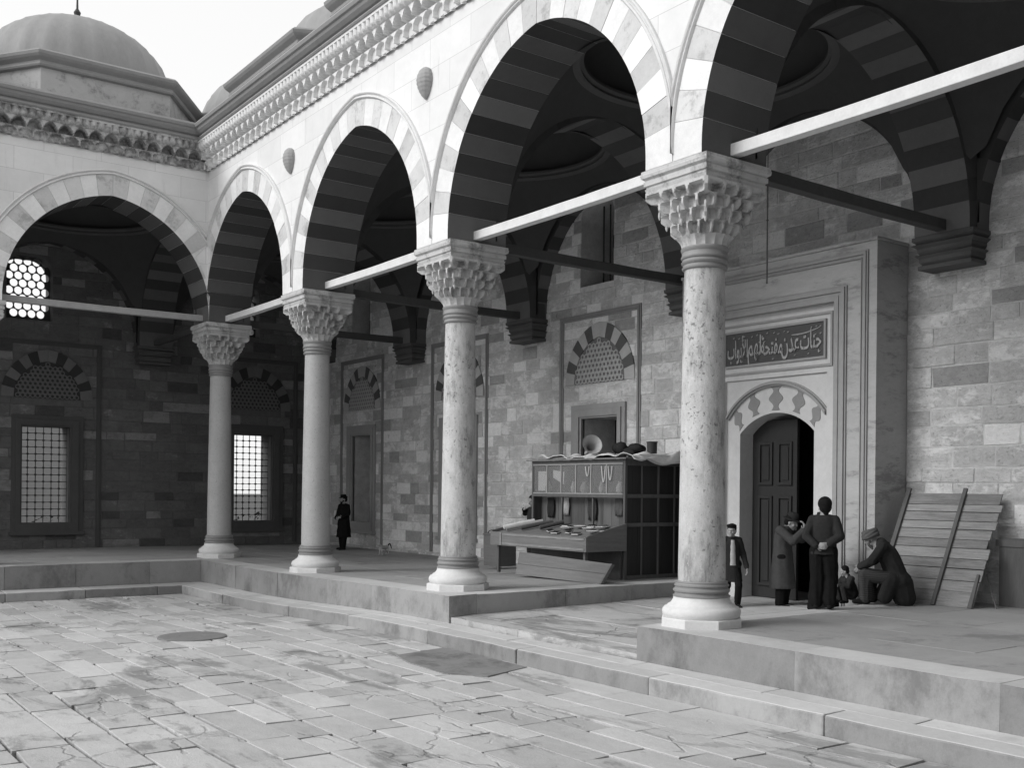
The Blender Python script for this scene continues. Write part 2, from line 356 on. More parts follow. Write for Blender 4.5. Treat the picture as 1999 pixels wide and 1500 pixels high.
# striped trouser cloth
k = NT('striped_cloth'); wv = k.n('ShaderNodeTexWave'); k.l(k.coord(), wv.inputs['Vector']); wv.bands_direction = 'Z'; wv.inputs['Scale'].default_value = 9; wv.inputs['Distortion'].default_value = 3
M['stripe'] = k.finish(k.mix(k.ramp(wv.outputs['Fac'], .2, .8), .035, .055), .95)

# ------------------------------------------------------------------ levels (old floors have settled towards the inner corner)
def tt(x):
    t = min(max((12 - x) / 8, 0), 1); return t * t * (3 - 2 * t)
def z_plat(x, y): return -.09 * tt(x) - .07 * tt(x) * min(max(y / 5.8, 0), 1)
def z_tread(x, y=0): return -.45 - .18 * tt(x)
def z_court(x, y=0): return -.665 - .17 * tt(x)
HS = 5.85            # top of the abacus
CX = [0, 5.72, 11.38, 17.18, 22.9]
DW = 5.8             # back wall plane
CH0, CH1 = 12.28, 16.76   # lowered way to the door

# ------------------------------------------------------------------ ground and paving
g = MB(); g.box(-400, 400, -400, 400, -1.6, -1.1, 0); tag(g.build('ground', M['dirt']), kind='structure')

def slabs(mb, x0, x1, y0, y1, row, ln, zf, thick=.12, gap=.012, along='x', jz=.006, m=0, skip=None, tj=.5):
    a0, a1, b0, b1 = (x0, x1, y0, y1) if along == 'x' else (y0, y1, x0, x1)
    b = b0
    while b < b1 - .02:
        h = min(random.uniform(*row), b1 - b)
        if b1 - (b + h) < row[0] * .5: h = b1 - b
        a = a0 - random.uniform(0, ln[1])
        while a < a1:
            L = random.uniform(*ln); s0, s1 = max(a, a0), min(a + L, a1); a += L
            if s1 - s0 < .06: continue
            p = (s0, s1, b, b + h) if along == 'x' else (b, b + h, s0, s1)
            if skip and skip((p[0] + p[1]) / 2, (p[2] + p[3]) / 2): continue
            e = gap * (random.uniform(.3, 1.3) if random.random() < .85 else random.uniform(1.3, 2.2)) / 2; dz = random.uniform(-jz, jz); tx = random.uniform(-jz, jz) * .7; ty = random.uniform(-jz, jz) * .7
            cs = [(p[0] + e, p[2] + e), (p[1] - e, p[2] + e), (p[1] - e, p[3] - e), (p[0] + e, p[3] - e)]
            cs = [(c[0] + random.uniform(-1, 1) * gap * .8, c[1] + random.uniform(-1, 1) * gap * .8) for c in cs]
            top = [(c[0], c[1], zf(c[0], c[1]) + dz + (tx if i in (0, 3) else -tx) + (ty if i < 2 else -ty)) for i, c in enumerate(cs)]
            bot = [(c[0], c[1], zf(c[0], c[1]) - thick) for c in cs]
            mb.loft([bot, top], m, .5 + random.uniform(-tj, tj))
        b += h
# courtyard paving (long joints run along the arcade)
def court_skip(x, y): return (y > -1.38 and x > 1.38 and False) or x < 1.45
c = MB()
slabs(c, 1.42, 34, -19, -1.42, (.30, .58), (.45, 1.5), z_court, gap=.028, jz=.0045, tj=.5)
tag(c.build('court_paving', M['pave'], bevel=.014), kind='structure')
# one long dark replacement slab against the step and the round cover in the paving
dsl = MB(); zc = z_court(14.5) + .012
dsl.prism([(13.30, -1.46), (15.40, -1.46), (15.70, -2.30), (15.2, -2.66), (14.2, -2.6), (13.55, -2.42)], zc - .05, zc + .002, 0, .3, P=lambda a, b, d: (a, b, d))
tag(dsl.build('paving_slab', stone('dark_slab', .25, .5, .8, 2.2, .1, lo=.45, hi=.6), bevel=.006), 'long dark grey replacement slab set in the court paving against the step', 'paving slab')
dk = MB(); dk.lathe([(.53, 0), (.53, .03), (.50, .038), (.2, .038), (.19, .034)], (9.95, -4.1, z_court(9.95) - .008), 40)
tag(dk.build('well_cover', stone('cover_stone', .2, .6, .4, 5, .1)), 'round dark cover let into the pale court paving', 'well cover')

# platform of the arcades
def nochan(x, y): return CH0 < x < CH1
pl = MB()
def strip_curb(mb, a0, a1, b0, b1, ztop, zbot, along, ln=(1.5, 2.6), m=0, tj=.5):
    a = a0
    while a < a1 - .05:
        L = random.uniform(*ln)
        if a1 - (a + L) < .8: L = a1 - a
        e = .004; j = random.uniform(-.008, .008)
        n = 6; T_ = []; B_ = []
        for i in range(n + 1):
            s = a + e + (L - 2 * e) * i / n; T_.append(s)
        rings = []; wv_ = [random.uniform(-.012, .012) for _ in T_]; zv_ = [random.uniform(-.008, .003) for _ in T_]
        for iq, s in enumerate(T_):
            if along == 'x': rings.append([(s, b0 + j, zbot(s, b0)), (s, b1, zbot(s, b0)), (s, b1, ztop(s, b1)), (s, b0 + j + wv_[iq], ztop(s, b0) - .006 + zv_[iq])])
            else: rings.append([(b0, s, zbot(b0, s)), (b0, s, ztop(b0, s)), (b1 + j + wv_[iq], s, ztop(b1, s) - .006 + zv_[iq]), (b1 + j, s, zbot(b1, s))])
        mb.loft(rings, m, .5 + random.uniform(-tj, tj)); a += L
cb = MB()
low = lambda x, y: -.95
strip_curb(cb, .75, CH0, -.74, -.2, z_plat, low, 'x')
strip_curb(cb, CH1, 34, -.74, -.2, z_plat, low, 'x')
strip_curb(cb, -16, -.74, .2, .75, z_plat, low, 'y')
cb.box(.2, .75, -.74, -.2, -.95, z_plat(.5, 0) - .003)
# sides of the lowered way
strip_curb(cb, -.2, 5.78, CH0 - .42, CH0, lambda x, y: 0, low, 'y', (1.3, 2.2))
strip_curb(cb, -.2, 4.93, CH1, CH1 + .001, lambda x, y: 0, low, 'y')
cb.box(CH1, CH1 + .4, -.2, 5.78, -.95, -.002)
def pale_tops(o):
    for p_ in o.data.polygons: p_.material_index = 0 if p_.normal.z > .6 else 1  # upward faces get the paler kerb stone, all others the darker
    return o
tag(pale_tops(cb.build('pavement_kerb', [M['curb'], M['kerb_front']], bevel=.02)), kind='structure')
slabs(pl, -5.8, CH0 - .42, -.2, 5.78, (.7, 1.2), (1.0, 2.2), z_plat, gap=.008, jz=.003, tj=.4)
slabs(pl, CH1 + .4, 34, -.2, 5.78, (.7, 1.2), (1.0, 2.2), z_plat, gap=.008, jz=.003, tj=.4)
slabs(pl, 27.9, 34.4, -24, -.8, (.9, 1.3), (1.4, 2.4), z_plat, gap=.008, jz=.003, along='y', tj=.4); pl.box(27.9, 28.0, -24, -.75, -1, -.02)
slabs(pl, -5.8, .2, -16, -.2, (.7, 1.2), (1.0, 2.2), z_plat, gap=.008, jz=.003, along='y', tj=.4)
tag(pl.build('arcade_pavement', M['pave2'], bevel=.005), kind='structure')
ub = MB(); ub.box(-5.8, CH0 - .3, -.2, 5.78, -1.2, -.2); ub.box(CH1 + .2, 34, -.2, 5.78, -1.2, -.04); ub.box(-5.8, .3, -16, -.2, -1.2, -.2); ub.box(1.4, 34, -19, -1.4, -1.2, -.90); ub.box(12, 17, -.7, 5.8, -1.2, -.46)
tag(ub.build('pavement_bed', M['dirt']), kind='structure')
# lowered way to the door
lw = MB(); z_way = lambda x, y: -.335 - .02 * (x - CH0) / 4.5 + .015 * y
slabs(lw, CH0, CH1, -.34, 6.9, (.8, 1.3), (1.1, 2.2), z_way, gap=.010, jz=.004, tj=.3)
strip_curb(lw, CH0, CH1, -.70, -.34, z_way, low, 'x', (1.4, 2.4))
tag(lw.build('sunken_path', M['pave'], bevel=.006), kind='structure')
# the low step along the platform
st = MB()
strip_curb(st, 1.42, 34, -1.42, -1.06, z_tread, low, 'x', (1.6, 3.0)); strip_curb(st, 1.1, 34, -1.055, -.72, lambda x, y: z_tread(x) + .004, low, 'x', (1.6, 3.0))
strip_curb(st, -16, -1.0, .76, 1.42, z_tread, low, 'y', (1.6, 3.0)); st.box(.76, 1.418, -1.0, -.745, -.95, z_tread(1) - .002)
tag(pale_tops(st.build('pavement_step', [M['curb'], M['kerb_front']], bevel=.02)), kind='structure')

# ------------------------------------------------------------------ columns
def sq_ring(h, z, n=1): return [(-h, -h, z), (h, -h, z), (h, h, z), (-h, h, z)]
def muqarnas_capital():
    mb = MB(); NA = 224; z0, z1 = 4.84, 5.57; tiers = 5; NZ = 60
    def base_r(ang, f):          # circle -> square
        sqr = 1 / max(abs(cos(ang)), abs(sin(ang)))
        r = .285 + (.555 - .285) * f
        return r * (1 + (min(sqr, 1.36) - 1) * (f ** .8))
    verts = []
    for i in range(NZ + 1):
        f = i / NZ; z = z0 + (z1 - z0) * f; ti = min(int(f * tiers), tiers - 1); tf = f * tiers - ti
        ring = []
        for j in range(NA):
            ang = 2 * pi * j / NA + pi / 4
            lo = base_r(ang, ti / tiers); hi = base_r(ang, (ti + 1) / tiers) + .012
            ncell = 16
            w_ = ((ang / (2 * pi) * ncell + (.5 if ti % 2 else 0)) % 1) * 2 - 1
            arch = .95 * (1 - abs(w_) ** 5)
            if ti == 4: arch *= .75
            if ti == 0: r = lo + (hi - lo) * (tf ** 2) - .022 * (1 - w_ * w_) * (1 - tf * .3) + .012
            elif abs(w_) < .80 and tf < arch: r = lo - .035 * (1 - abs(w_ / .80) ** 1.0) - .028
            elif abs(w_) >= .80: r = lo + (hi - lo) * (.35 + .65 * min(tf / .35, 1))
            else: r = hi - .004
            ring.append((r * cos(ang), r * sin(ang), z))
        verts.append(ring)
    mb.loft(verts, 0)
    # hanging corner and face pendants
    for q in range(8):
        a = q * pi / 4
        for zc_, f in ((z0 + .44, .6), (z0 + .29, .4)):
            r = base_r(a, f) + .028
            mb.lathe([(.004, -.055), (.016, -.03), (.021, .0), (.017, .04)], (r * cos(a), r * sin(a), zc_), 8)
    return mb
ABACUS = [(.50, 5.57), (.535, 5.575), (.55, 5.62), (.535, 5.625), (.535, 5.65), (.56, 5.66), (.56, 5.72), (.548, 5.725), (.548, 5.735), (.585, 5.76), (.592, 5.80), (.585, 5.81), (.585, 5.85)]
def make_column(x, y, zb, shaft_mat, label, tall_from=0):
    t = thing('column', label, 'column', (x, y, zb), 0, 'marble columns carrying the arcade')
    d = -zb                                             # lift of fixed upper work above the settled foot
    p = MB(); A = .50
    def octo(a, z): return [(a / cos(pi / 8) * cos(pi / 8 + k_ * pi / 4), a / cos(pi / 8) * sin(pi / 8 + k_ * pi / 4), z) for k_ in range(8)]
    p.loft([octo(A, -.02), octo(A, .10), octo(A - .01, .11)]); p.build('plinth', M['white_marble'], t, bevel=.006)
    b = MB(); b.lathe([(.44, .105), (.475, .11), (.497, .14), (.503, .175), (.497, .21), (.475, .24), (.445, .25), (.435, .262), (.43, .27), (.40, .285), (.372, .32), (.362, .345), (.36, .37)], seg=48)
    b.build('base', M['white_marble'], t, smooth=True)
    r = MB(); r.lathe([(.345, .365), (.366, .372), (.370, .385), (.345, .40), (.340, .425), (.362, .44), (.366, .46), (.350, .475), (.337, .485), (.337, .50), (.350, .51), (.352, .525), (.335, .535), (.33, .55), (.336, .56), (.33, .572), (.29, .575)], seg=48)
    r.build('base_ring', M['ring'], t, smooth=True)
    s = MB(); prof = [(.303 - .046 * ((i / 24) ** 1.25), .56 + (4.60 + d - .56) * i / 24) for i in range(25)]
    s.lathe(prof, seg=48); s.build('shaft', shaft_mat, t, smooth=True)
    q = MB(); pr = [(.262, 4.555), (.285, 4.565), (.292, 4.585), (.278, 4.60), (.276, 4.62), (.296, 4.635), (.302, 4.655), (.29, 4.67), (.284, 4.69), (.30, 4.70), (.306, 4.72), (.294, 4.74), (.290, 4.78), (.304, 4.80), (.308, 4.825), (.295, 4.845), (.27, 4.85)]
    q.lathe([(a, z + d) for a, z in pr], seg=48); q.build('collar', M['ring'], t, smooth=True)
    c = muqarnas_capital(); c.v = [(a, b_, z + d) for a, b_, z in c.v]; c.build('capital', M['capital'], t, smooth=True, angle=32)
    a_ = MB(); a_.loft([sq_ring(h, z + d) for h, z in ABACUS]); a_.build('abacus', M['capital'], t)
    return t
COLS = [
 (CX[0], 0, M['granite'], 'smooth grey granite column at the inner corner where the two arcades meet'),
 (CX[1], 0, M['granite'], 'smooth pale granite column second from the inner corner, left of the far dark-coated man'),
 (CX[2], 0, M['breccia'], 'mottled blotched marble column between the standing granite columns and the market stall'),
 (CX[3], 0, M['breccia'], 'largest nearest mottled marble column at the corner of the raised platform, beside the boy'),
 (CX[4], 0, M['breccia'], 'mottled marble column of the main arcade, nearest the viewer beyond the frame edge'),
 (0, -5.72, M['granite'], 'granite column of the side arcade at the far left edge')]
for x, y, mt, lb in COLS: make_column(x, y, z_plat(x, y) - (.0 if x > 8 else .003), mt, lb)

# ------------------------------------------------------------------ arches
def arc_pts(mid, s, z0, rise, e, n):
    """left half from springing to apex (inner radius + e)"""
    c_ = (rise * rise - s * s) / (2 * s); R_ = s + c_ + e; th1 = acos(-c_ / R_)
    return [(mid + c_ + R_ * cos(pi + (th1 - pi) * i / n), z0 + R_ * sin(pi + (th1 - pi) * i / n)) for i in range(n + 1)]
def arch_full(mid, s, z0, rise, e, n):
    L = arc_pts(mid, s, z0, rise, e, n); return L + [(2 * mid - a, b) for a, b in reversed(L[:-1])]
def voussoirs(mb, mid, s, z0, rise, e0, e1, v0, v1, n, mats, zfoot=None, gap=.006, tj=.5, clampu=None):
    sub = 3; I = arc_pts(mid, s, z0, rise, e0, n * sub); O = arc_pts(mid, s, z0, rise, e1, n * sub)
    if clampu: O = [(max(a, mid - clampu), b) for a, b in O]
    for side in (0, 1):
        mp = (lambda a: a) if side == 0 else (lambda a: 2 * mid - a)
        for k_ in range(n):
            ii = [list(I[k_ * sub + q]) for q in range(sub + 1)]; oo = [list(O[k_ * sub + q]) for q in range(sub + 1)]
            if k_ == 0 and zfoot is not None: ii = [[ii[0][0], zfoot]] + ii; oo = [[oo[0][0], zfoot]] + oo
            par = (k_ + side) % 2 if False else k_ % 2
            g_ = gap / 2
            def sh(P_, i0, d_):
                a = Vector(P_[i0]); b = Vector(P_[i0 + (1 if d_ > 0 else -1)]); dd = (b - a).normalized() * g_; return [a.x + dd.x, a.y + dd.y]
            ii[0] = sh(ii, 0, 1); ii[-1] = sh(ii, len(ii) - 1, -1); oo[0] = sh(oo, 0, 1); oo[-1] = sh(oo, len(oo) - 1, -1)
            m_ = len(ii); tn = .5 + random.uniform(-tj, tj); v0_ = v0; v0 = v0 + random.uniform(-.004, .004)
            vs = [(mp(a), v0, b) for a, b in ii] + [(mp(a), v0, b) for a, b in oo] + [(mp(a), v1, b) for a, b in ii] + [(mp(a), v1, b) for a, b in oo]
            fs = []; ms = []
            for q in range(m_ - 1):
                fs.append((q, q + 1, m_ + q + 1, m_ + q)); ms.append(par)
                fs.append((2 * m_ + q, 3 * m_ + q, 3 * m_ + q + 1, 2 * m_ + q + 1)); ms.append(par)
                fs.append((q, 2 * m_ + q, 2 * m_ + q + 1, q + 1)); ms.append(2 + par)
                fs.append((m_ + q, m_ + q + 1, 3 * m_ + q + 1, 3 * m_ + q)); ms.append(par)
            fs.append((0, m_, 3 * m_, 2 * m_)); ms.append(par)
            fs.append((m_ - 1, 3 * m_ - 1, 4 * m_ - 1, 2 * m_ - 1)); ms.append(par)
            mb.add(vs, fs, ms, tn); v0 = v0_
def archivolt(mb, mid, s, z0, rise, e0, v0, prof, clampu, zfoot, n=40, m=0):
    """moulding swept along the arch; prof = list of (radial offset, outward)"""
    rings = []
    pts = []
    for (de, do) in prof:
        P_ = arch_full(mid, s, z0, rise, e0 + de, n)
        P_ = [(min(max(a, mid - clampu + (.07 - de) * .0), mid + clampu), b) for a, b in P_]
        P_ = [(P_[0][0], zfoot)] + P_ + [(P_[-1][0], zfoot)]
        pts.append([(a, v0 - do, b) for a, b in P_])
    rings = [[pts[j][i] for j in range(len(prof))] for i in range(len(pts[0]))]
    mb.loft(rings, m, cap=True)
SPAN = dict(s=2.36, z0=5.95, rise=2.64)
TA = lambda u, v, z: (u, v, z)
TB = lambda u, v, z: (-v, -u, z)
def uvrow(us, T, nm, fm, label, cornice_u, boss, ucut, bays_roof):
    t = thing('arcade_wall', label, 'arcade')
    body = MB(T); z_top = 10.6
    u0, u1 = ucut
    corner = u0 > 0
    if corner:      # next to the inner corner the arch springs from a square pier, so nothing may stand proud of it
        T0 = T; T = lambda u, v, z: T0(u, max(v, -.498) if u < .575 else v, z)
    poly = [(u0, z_top)] if corner else [(u0, z_top), (u0, HS)]
    for i in range(len(us) - 1):
        mid = (us[i] + us[i + 1]) / 2; s_ = (us[i + 1] - us[i]) / 2 - .5 + .012
        A = arch_full(mid, s_, SPAN['z0'], SPAN['rise'] + .012, 0, 30)
        if us[i] + .5 > u0: poly += [(mid - s_, HS)]
        if corner and i == 0:
            A = [q_ for q_ in A if q_[0] > u0 + .001]; A = [(u0, A[0][1] - (A[0][0] - u0) * 3.5)] + A
        poly += A + [(mid + s_, HS)]
    poly += [(u1, HS), (u1, z_top)]
    body.T = T0 if corner else T
    body.slab([poly], -.57, .57)
    if corner and nm == 'main': body.box(-.57, .568, -.568, .57, 6.60, z_top); body.box(-.488, .488, -.488, .488, HS + .001, 6.62)
    body.build('wall_face', fm, t)
    vs = MB(T); mo = MB(T)
    for i in range(len(us) - 1):
        mid = (us[i] + us[i + 1]) / 2; hs = (us[i + 1] - us[i]) / 2
        v_ = MB(T); voussoirs(v_, mid, hs - .5, SPAN['z0'], SPAN['rise'], 0, .49, -.585, .585, 12, None, zfoot=HS + .002, tj=.5)
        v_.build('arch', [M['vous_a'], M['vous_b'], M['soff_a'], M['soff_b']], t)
        a_ = MB(T); archivolt(a_, mid, hs - .5, SPAN['z0'], SPAN['rise'], .49, -.55, [(0, 0), (0, .05), (.02, .075), (.045, .06), (.05, .045), (.075, .045), (.08, .075), (.10, .085), (.12, .07), (.12, 0)], hs, HS + .25)
        a_.build('archivolt', M['mould'], t, smooth=True)
    # stalactite frieze
    fr = MB(T); cell = .33; nu, nz = 12, 26; a = cornice_u[0]
    zb_, H_ = 9.57, .63
    def fo(u, h):
        w1 = ((u / cell) % 1) * 2 - 1; w2 = ((u / cell + .5) % 1) * 2 - 1; w3 = ((2 * u / cell) % 1) * 2 - 1
        if h < .022: return .05 if abs(w1) > .25 else .012
        if h < .21: return .05 + .03 * (h / .2) if (h < .19 * (1 - .5 * w1 * w1) and abs(w1) < .86) else .15
        if h < .41:
            hh = h - .21
            return .02 if hh < .195 * (1 - abs(w2) ** 2.0) and abs(w2) < .88 else .27
        if h < .57:
            hh = (h - .41) / .16
            return .27 + .10 * sqrt(max(0, 1 - w3 * w3)) * min(1, .35 + hh * 3) + .02 * hh
        return .39
    cols_ = []
    nU = int((cornice_u[1] - cornice_u[0]) / cell * nu)
    hs_ = sorted(set([i / nz * H_ for i in range(nz + 1)] + [.021, .023, .209, .211, .409, .411, .569, .571]))
    grid = [[(cornice_u[0] + i * cell / nu, -.57 - fo(cornice_u[0] + i * cell / nu, h), zb_ + h) for h in hs_] for i in range(nU + 1)]
    fr.loft(grid, 0, cap=False, closed=False)
    fr.build('frieze', M['cornice'] if nm == 'main' else M['cornice_side'], t)
    ev = MB(T)
    pe = [(-.3, 10.19), (-.98, 10.19), (-1.0, 10.22), (-.98, 10.26), (-.93, 10.27), (-.93, 10.30), (-.98, 10.32), (-1.04, 10.38), (-1.06, 10.43), (-1.10, 10.45), (-1.12, 10.51), (-1.08, 10.57), (-.6, 10.64), (.6, 10.7), (.6, 10.19)]
    ev.prism(pe, cornice_u[0], cornice_u[1], P=lambda a, b, d: (d, a, b))
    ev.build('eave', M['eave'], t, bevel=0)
    for (bu, bz) in boss:
        bo = MB(T); n_ = 36; rr = []
        for i in range(29):
            f = i / 28; z = bz + .26 - .54 * f
            r_ = .185 * sqrt(max(.02, 1 - ((f - .40) / .41) ** 2)) if f < .40 else .185 * max(.03, 1 - ((f - .40) / .6) ** 1.7) ** .75
            rr.append([(bu + r_ * (1 + .07 * sin(6 * (2 * pi * j / n_) + i * .9) * sin(6 * (2 * pi * j / n_) - i * .9)) * cos(2 * pi * j / n_), -.60 + r_ * .75 * (1 + .07 * sin(6 * (2 * pi * j / n_) + i * .9) * sin(6 * (2 * pi * j / n_) - i * .9)) * sin(2 * pi * j / n_), z) for j in range(n_)])
        bo.loft(rr); bo.build('boss', M['boss'], t, smooth=True, angle=60)
    return t
arcA = uvrow(CX + [28.62], TA, 'main', M['facadeA'], 'bright marble arcade of striped pointed arches in front of the portal', (.6, 28.0), [(5.57, 8.66), (11.15, 8.64), (16.95, 8.64)], (.57, 28.05), None)
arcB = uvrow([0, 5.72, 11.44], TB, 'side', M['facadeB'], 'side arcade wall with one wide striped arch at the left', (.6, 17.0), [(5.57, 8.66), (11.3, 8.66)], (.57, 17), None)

TC = lambda u, v, z: (28.62 + v, -u, z)
uvrow([0, 5.72, 11.44, 17.16, 22.88], TC, 'main', M['facadeB'], 'arcade wing closing the court behind the viewer', (.6, 22.5), [], (-.57, 23.4), None)
wr = MB(); wr.box(34.4, 35.2, -24, 7, -1.2, 10.4); tag(wr.build('end_wall', M['wallB']), 'plain rear wall of the wing behind the viewer', 'wall')
rw = MB(); rw.box(23.2, 34.4, .6, 5.8, 9.2, 10.4); rw.box(29.2, 34.4, -24, .6, 9.2, 10.4); tag(rw.build('flat_roof', M['lead']), 'flat lead roof over the wing behind the viewer', 'roof')
for kk in range(5): make_column(28.62, -5.72 * kk, 0, M['granite'], ['corner', 'second', 'third', 'fourth', 'last'][kk] + ' granite column of the wing behind the viewer')
# ------------------------------------------------------------------ vaulted bays, drums and domes
def oct_ring(cx, cy, hx, hy, b, z): return [(cx + hx, cy - b, z), (cx + hx, cy + b, z), (cx + b, cy + hy, z), (cx - b, cy + hy, z), (cx - hx, cy + b, z), (cx - hx, cy - b, z), (cx - b, cy - hy, z), (cx + b, cy - hy, z)]
def bay(cx, cy, ox, oy, label, fronts):
    t = thing('dome', label, 'dome', (cx, cy, 0), 0, 'lead domes over the arcade bays')
    # stepped octagonal drum, its front set forward over the arcade face
    fx = fronts in ('x', 'xy'); 
    def ring(e, z):
        hx, hy, bx, by = (2.98, 2.80, 1.05, 1.5) if fx else (2.80, 2.98, 2.0, 1.2)
        hx += e; hy += e; bx += e * .4; by += e * .4
        return [(hx, -by, z), (hx, by, z), (bx, hy, z), (-bx, hy, z), (-hx, by, z), (-hx, -by, z), (-bx, -hy, z), (bx, -hy, z)]
    d = MB(); d.loft([ring(e, z) for e, z in [(.02, 10.5), (.02, 10.72), (.06, 10.73), (.04, 10.78), (-.02, 10.81), (-.02, 11.46), (-.1, 11.5), (-.3, 11.8)]]); d.build('drum', M['drum'], t)
    c2 = MB(); c2.loft([ring(e, z) for e, z in [(-.01, 11.44), (.07, 11.46), (.09, 11.50), (.07, 11.54), (.07, 11.58), (.16, 11.65), (.20, 11.70), (.215, 11.765), (.15, 11.82), (-.3, 11.88)]]); c2.build('drum_cornice', M['eave'], t)
    do = MB(); pd = [(2.36, 11.85), (2.34, 12.1), (2.26, 12.45), (2.12, 12.8), (1.90, 13.1), (1.58, 13.38), (1.2, 13.6), (.75, 13.75), (.3, 13.82), (.05, 13.83)]
    seg = 96
    do.loft([[(r_ * (1 + (.022 if j % 4 == 0 else 0)) * cos(2 * pi * j / seg), r_ * (1 + (.022 if j % 4 == 0 else 0)) * sin(2 * pi * j / seg), z) for j in range(seg)] for r_, z in pd]); do.build('lead_covering', M['lead'], t, smooth=True, angle=50)
    fi = MB(); fi.lathe([(.06, 13.8), (.12, 13.9), (.05, 14.0), (.09, 14.15), (.03, 14.25), (.02, 14.6)], seg=12); fi.build('finial', M['iron'], t, smooth=True)
    v = MB(); R_, zc_, N = 3.36, 6.25, 30; E = 2.45
    pts = {}; 
    rs = [2.15 + (3.30 - 2.15) * i / 8 for i in range(9)]
    for i in range(N + 1): pass
    # pendentives: sphere patches outside the ring radius, clipped to the square
    rings = []
    for r_ in rs:
        ring = []
        for j in range(96):
            a = 2 * pi * j / 96; lim = E / max(abs(cos(a)), abs(sin(a))); rr = min(r_, lim)
            ring.append((rr * cos(a), rr * sin(a), zc_ + sqrt(max(R_ * R_ - rr * rr, 0))))
        rings.append(ring)
    v.loft(rings, 0, cap=False); v.build('pendentive', M['plaster'], t, smooth=True)
    rg = MB(); z_r = zc_ + sqrt(R_ * R_ - 2.15 ** 2)
    rg.lathe([(2.25, z_r - .02), (2.12, z_r - .04), (2.05, z_r), (2.06, z_r + .05), (2.0, z_r + .08), (2.0, z_r + .13), (2.1, z_r + .16), (2.25, z_r + .16)], seg=96, cap=False); rg.build('dome_ring', M['plaster_l'], t, smooth=True)
    iv = MB(); iv.lathe([(2.15 * cos(q * pi / 24), z_r + .1 + 1.75 * sin(q * pi / 24)) for q in range(12)] + [(.02, z_r + 1.86)], seg=64, cap=False); iv.build('inner_dome', M['plaster'], t, smooth=True)
    return t
bay(-2.9, 2.9, 0, 0, 'corner dome behind the junction of the two arcades, mostly hidden', 'x')
bay(2.86, 2.9, 0, 0, 'dome over the first bay of the main arcade, right of the sky gap', None)
bay(8.58, 2.9, 0, 0, 'dome over the second bay of the main arcade, above the dark arch', None)
bay(14.28, 2.9, 0, 0, 'dome over the bay in front of the carved portal', None)
bay(20.04, 2.9, 0, 0, 'dome over the nearest bay of the main arcade', None)
bay(-2.9, -2.86, 0, 0, 'lead-covered dome on its drum at the upper left, left of the sky gap', 'x')
bay(-2.9, -8.58, 0, 0, 'dome over the second bay of the side arcade', 'x')

# transverse and wall arches inside (part of the roof structure of each row)
rib = thing('vault_arches', 'dark striped arches carrying the vaults inside the arcades', 'vault')
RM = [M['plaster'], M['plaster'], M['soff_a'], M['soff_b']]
def inner_arch(T, mid, s_, d0, d1, mould_sides=(1,), ext=.5, z_top=9.6, wall_m='plaster', rise=2.64):
    a_ = MB(T); w0 = mid - s_ - ext; w1 = mid + s_ + ext
    pl_ = [(w0, z_top), (w0, HS + .01)] + [(mid - s_ - .012, HS + .01)] + arch_full(mid, s_ + .012, 5.95, rise + .012, 0, 26) + [(mid + s_ + .012, HS + .01), (w1, HS + .01), (w1, z_top)]
    a_.slab([pl_], d0 + .015, d1 - .015); a_.build('spandrel', M[wall_m], rib)
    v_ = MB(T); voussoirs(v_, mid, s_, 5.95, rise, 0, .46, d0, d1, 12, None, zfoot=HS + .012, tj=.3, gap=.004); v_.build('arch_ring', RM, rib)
    for sd_ in mould_sides:
        m_ = MB((lambda u, v, z, T=T: T(u, v, z))); base = d0 + .015 if sd_ < 0 else d1 - .015
        sg = 1 if sd_ < 0 else -1
        rings = []; prof = [(0, 0), (0, .04), (.03, .06), (.06, .04), (.07, .06), (.10, .06), (.12, 0)]
        pts = []
        for de, do_ in prof:
            P_ = arch_full(mid, s_, 5.95, rise, .46 + de, 26); pts.append([(min(max(a, w0), w1), base - sg * do_, b) for a, b in P_])
        m_.loft([[pts[j][i] for j in range(len(prof))] for i in range(len(pts[0]))]); m_.build('moulding', M['plaster_l'], rib, smooth=True)
# transverse arches from columns to wall; plane coordinate = y, thickness along x
for x in CX: inner_arch(lambda u, v, z, x=x: (x + v, u, z), 2.93, 2.36, -.486, .486, (1, -1), .19)
for yy in (0, -5.72, -11.44): inner_arch(lambda u, v, z, y=yy: (-u, y + v, z), 2.93, 2.36, -.486, .486, (1, -1), .19)
# wall arches
for i in range(len(CX) - 1):
    inner_arch(TA, (CX[i] + CX[i + 1]) / 2, 2.36, 5.48, 5.82, (-1,), .5)
inner_arch(TA, -2.9, 2.36, 5.48, 5.82, (-1,), .4)
for mid in (-2.9, 2.86, 8.58): inner_arch(lambda u, v, z: (-v, -u, z), mid, 2.36, 5.48, 5.82, (-1,), .5)
# corbels under the inner arches
def corbel(T):
    c_ = MB(T); pr = [(-.04, 5.34), (-.04, 5.40), (-.09, 5.42), (-.05, 5.46), (-.05, 5.52), (.0, 5.56), (-.06, 5.585), (-.03, 5.63), (-.03, 5.68), (.04, 5.73), (-.02, 5.76), (.03, 5.80), (.03, 5.86)]
    c_.loft([[(-.51 - e, 0, z), (.51 + e, 0, z), (.51 + e, -.47 - e, z), (-.51 - e, -.47 - e, z)] for e, z in pr]); c_.build('corbel', M['corbel'], rib)
for x in CX: corbel(lambda u, v, z, x=x: (x + u, DW + v, z))
for yy in (0, -5.72, -11.44): corbel(lambda u, v, z, y=yy: (-DW - v, y + u, z))

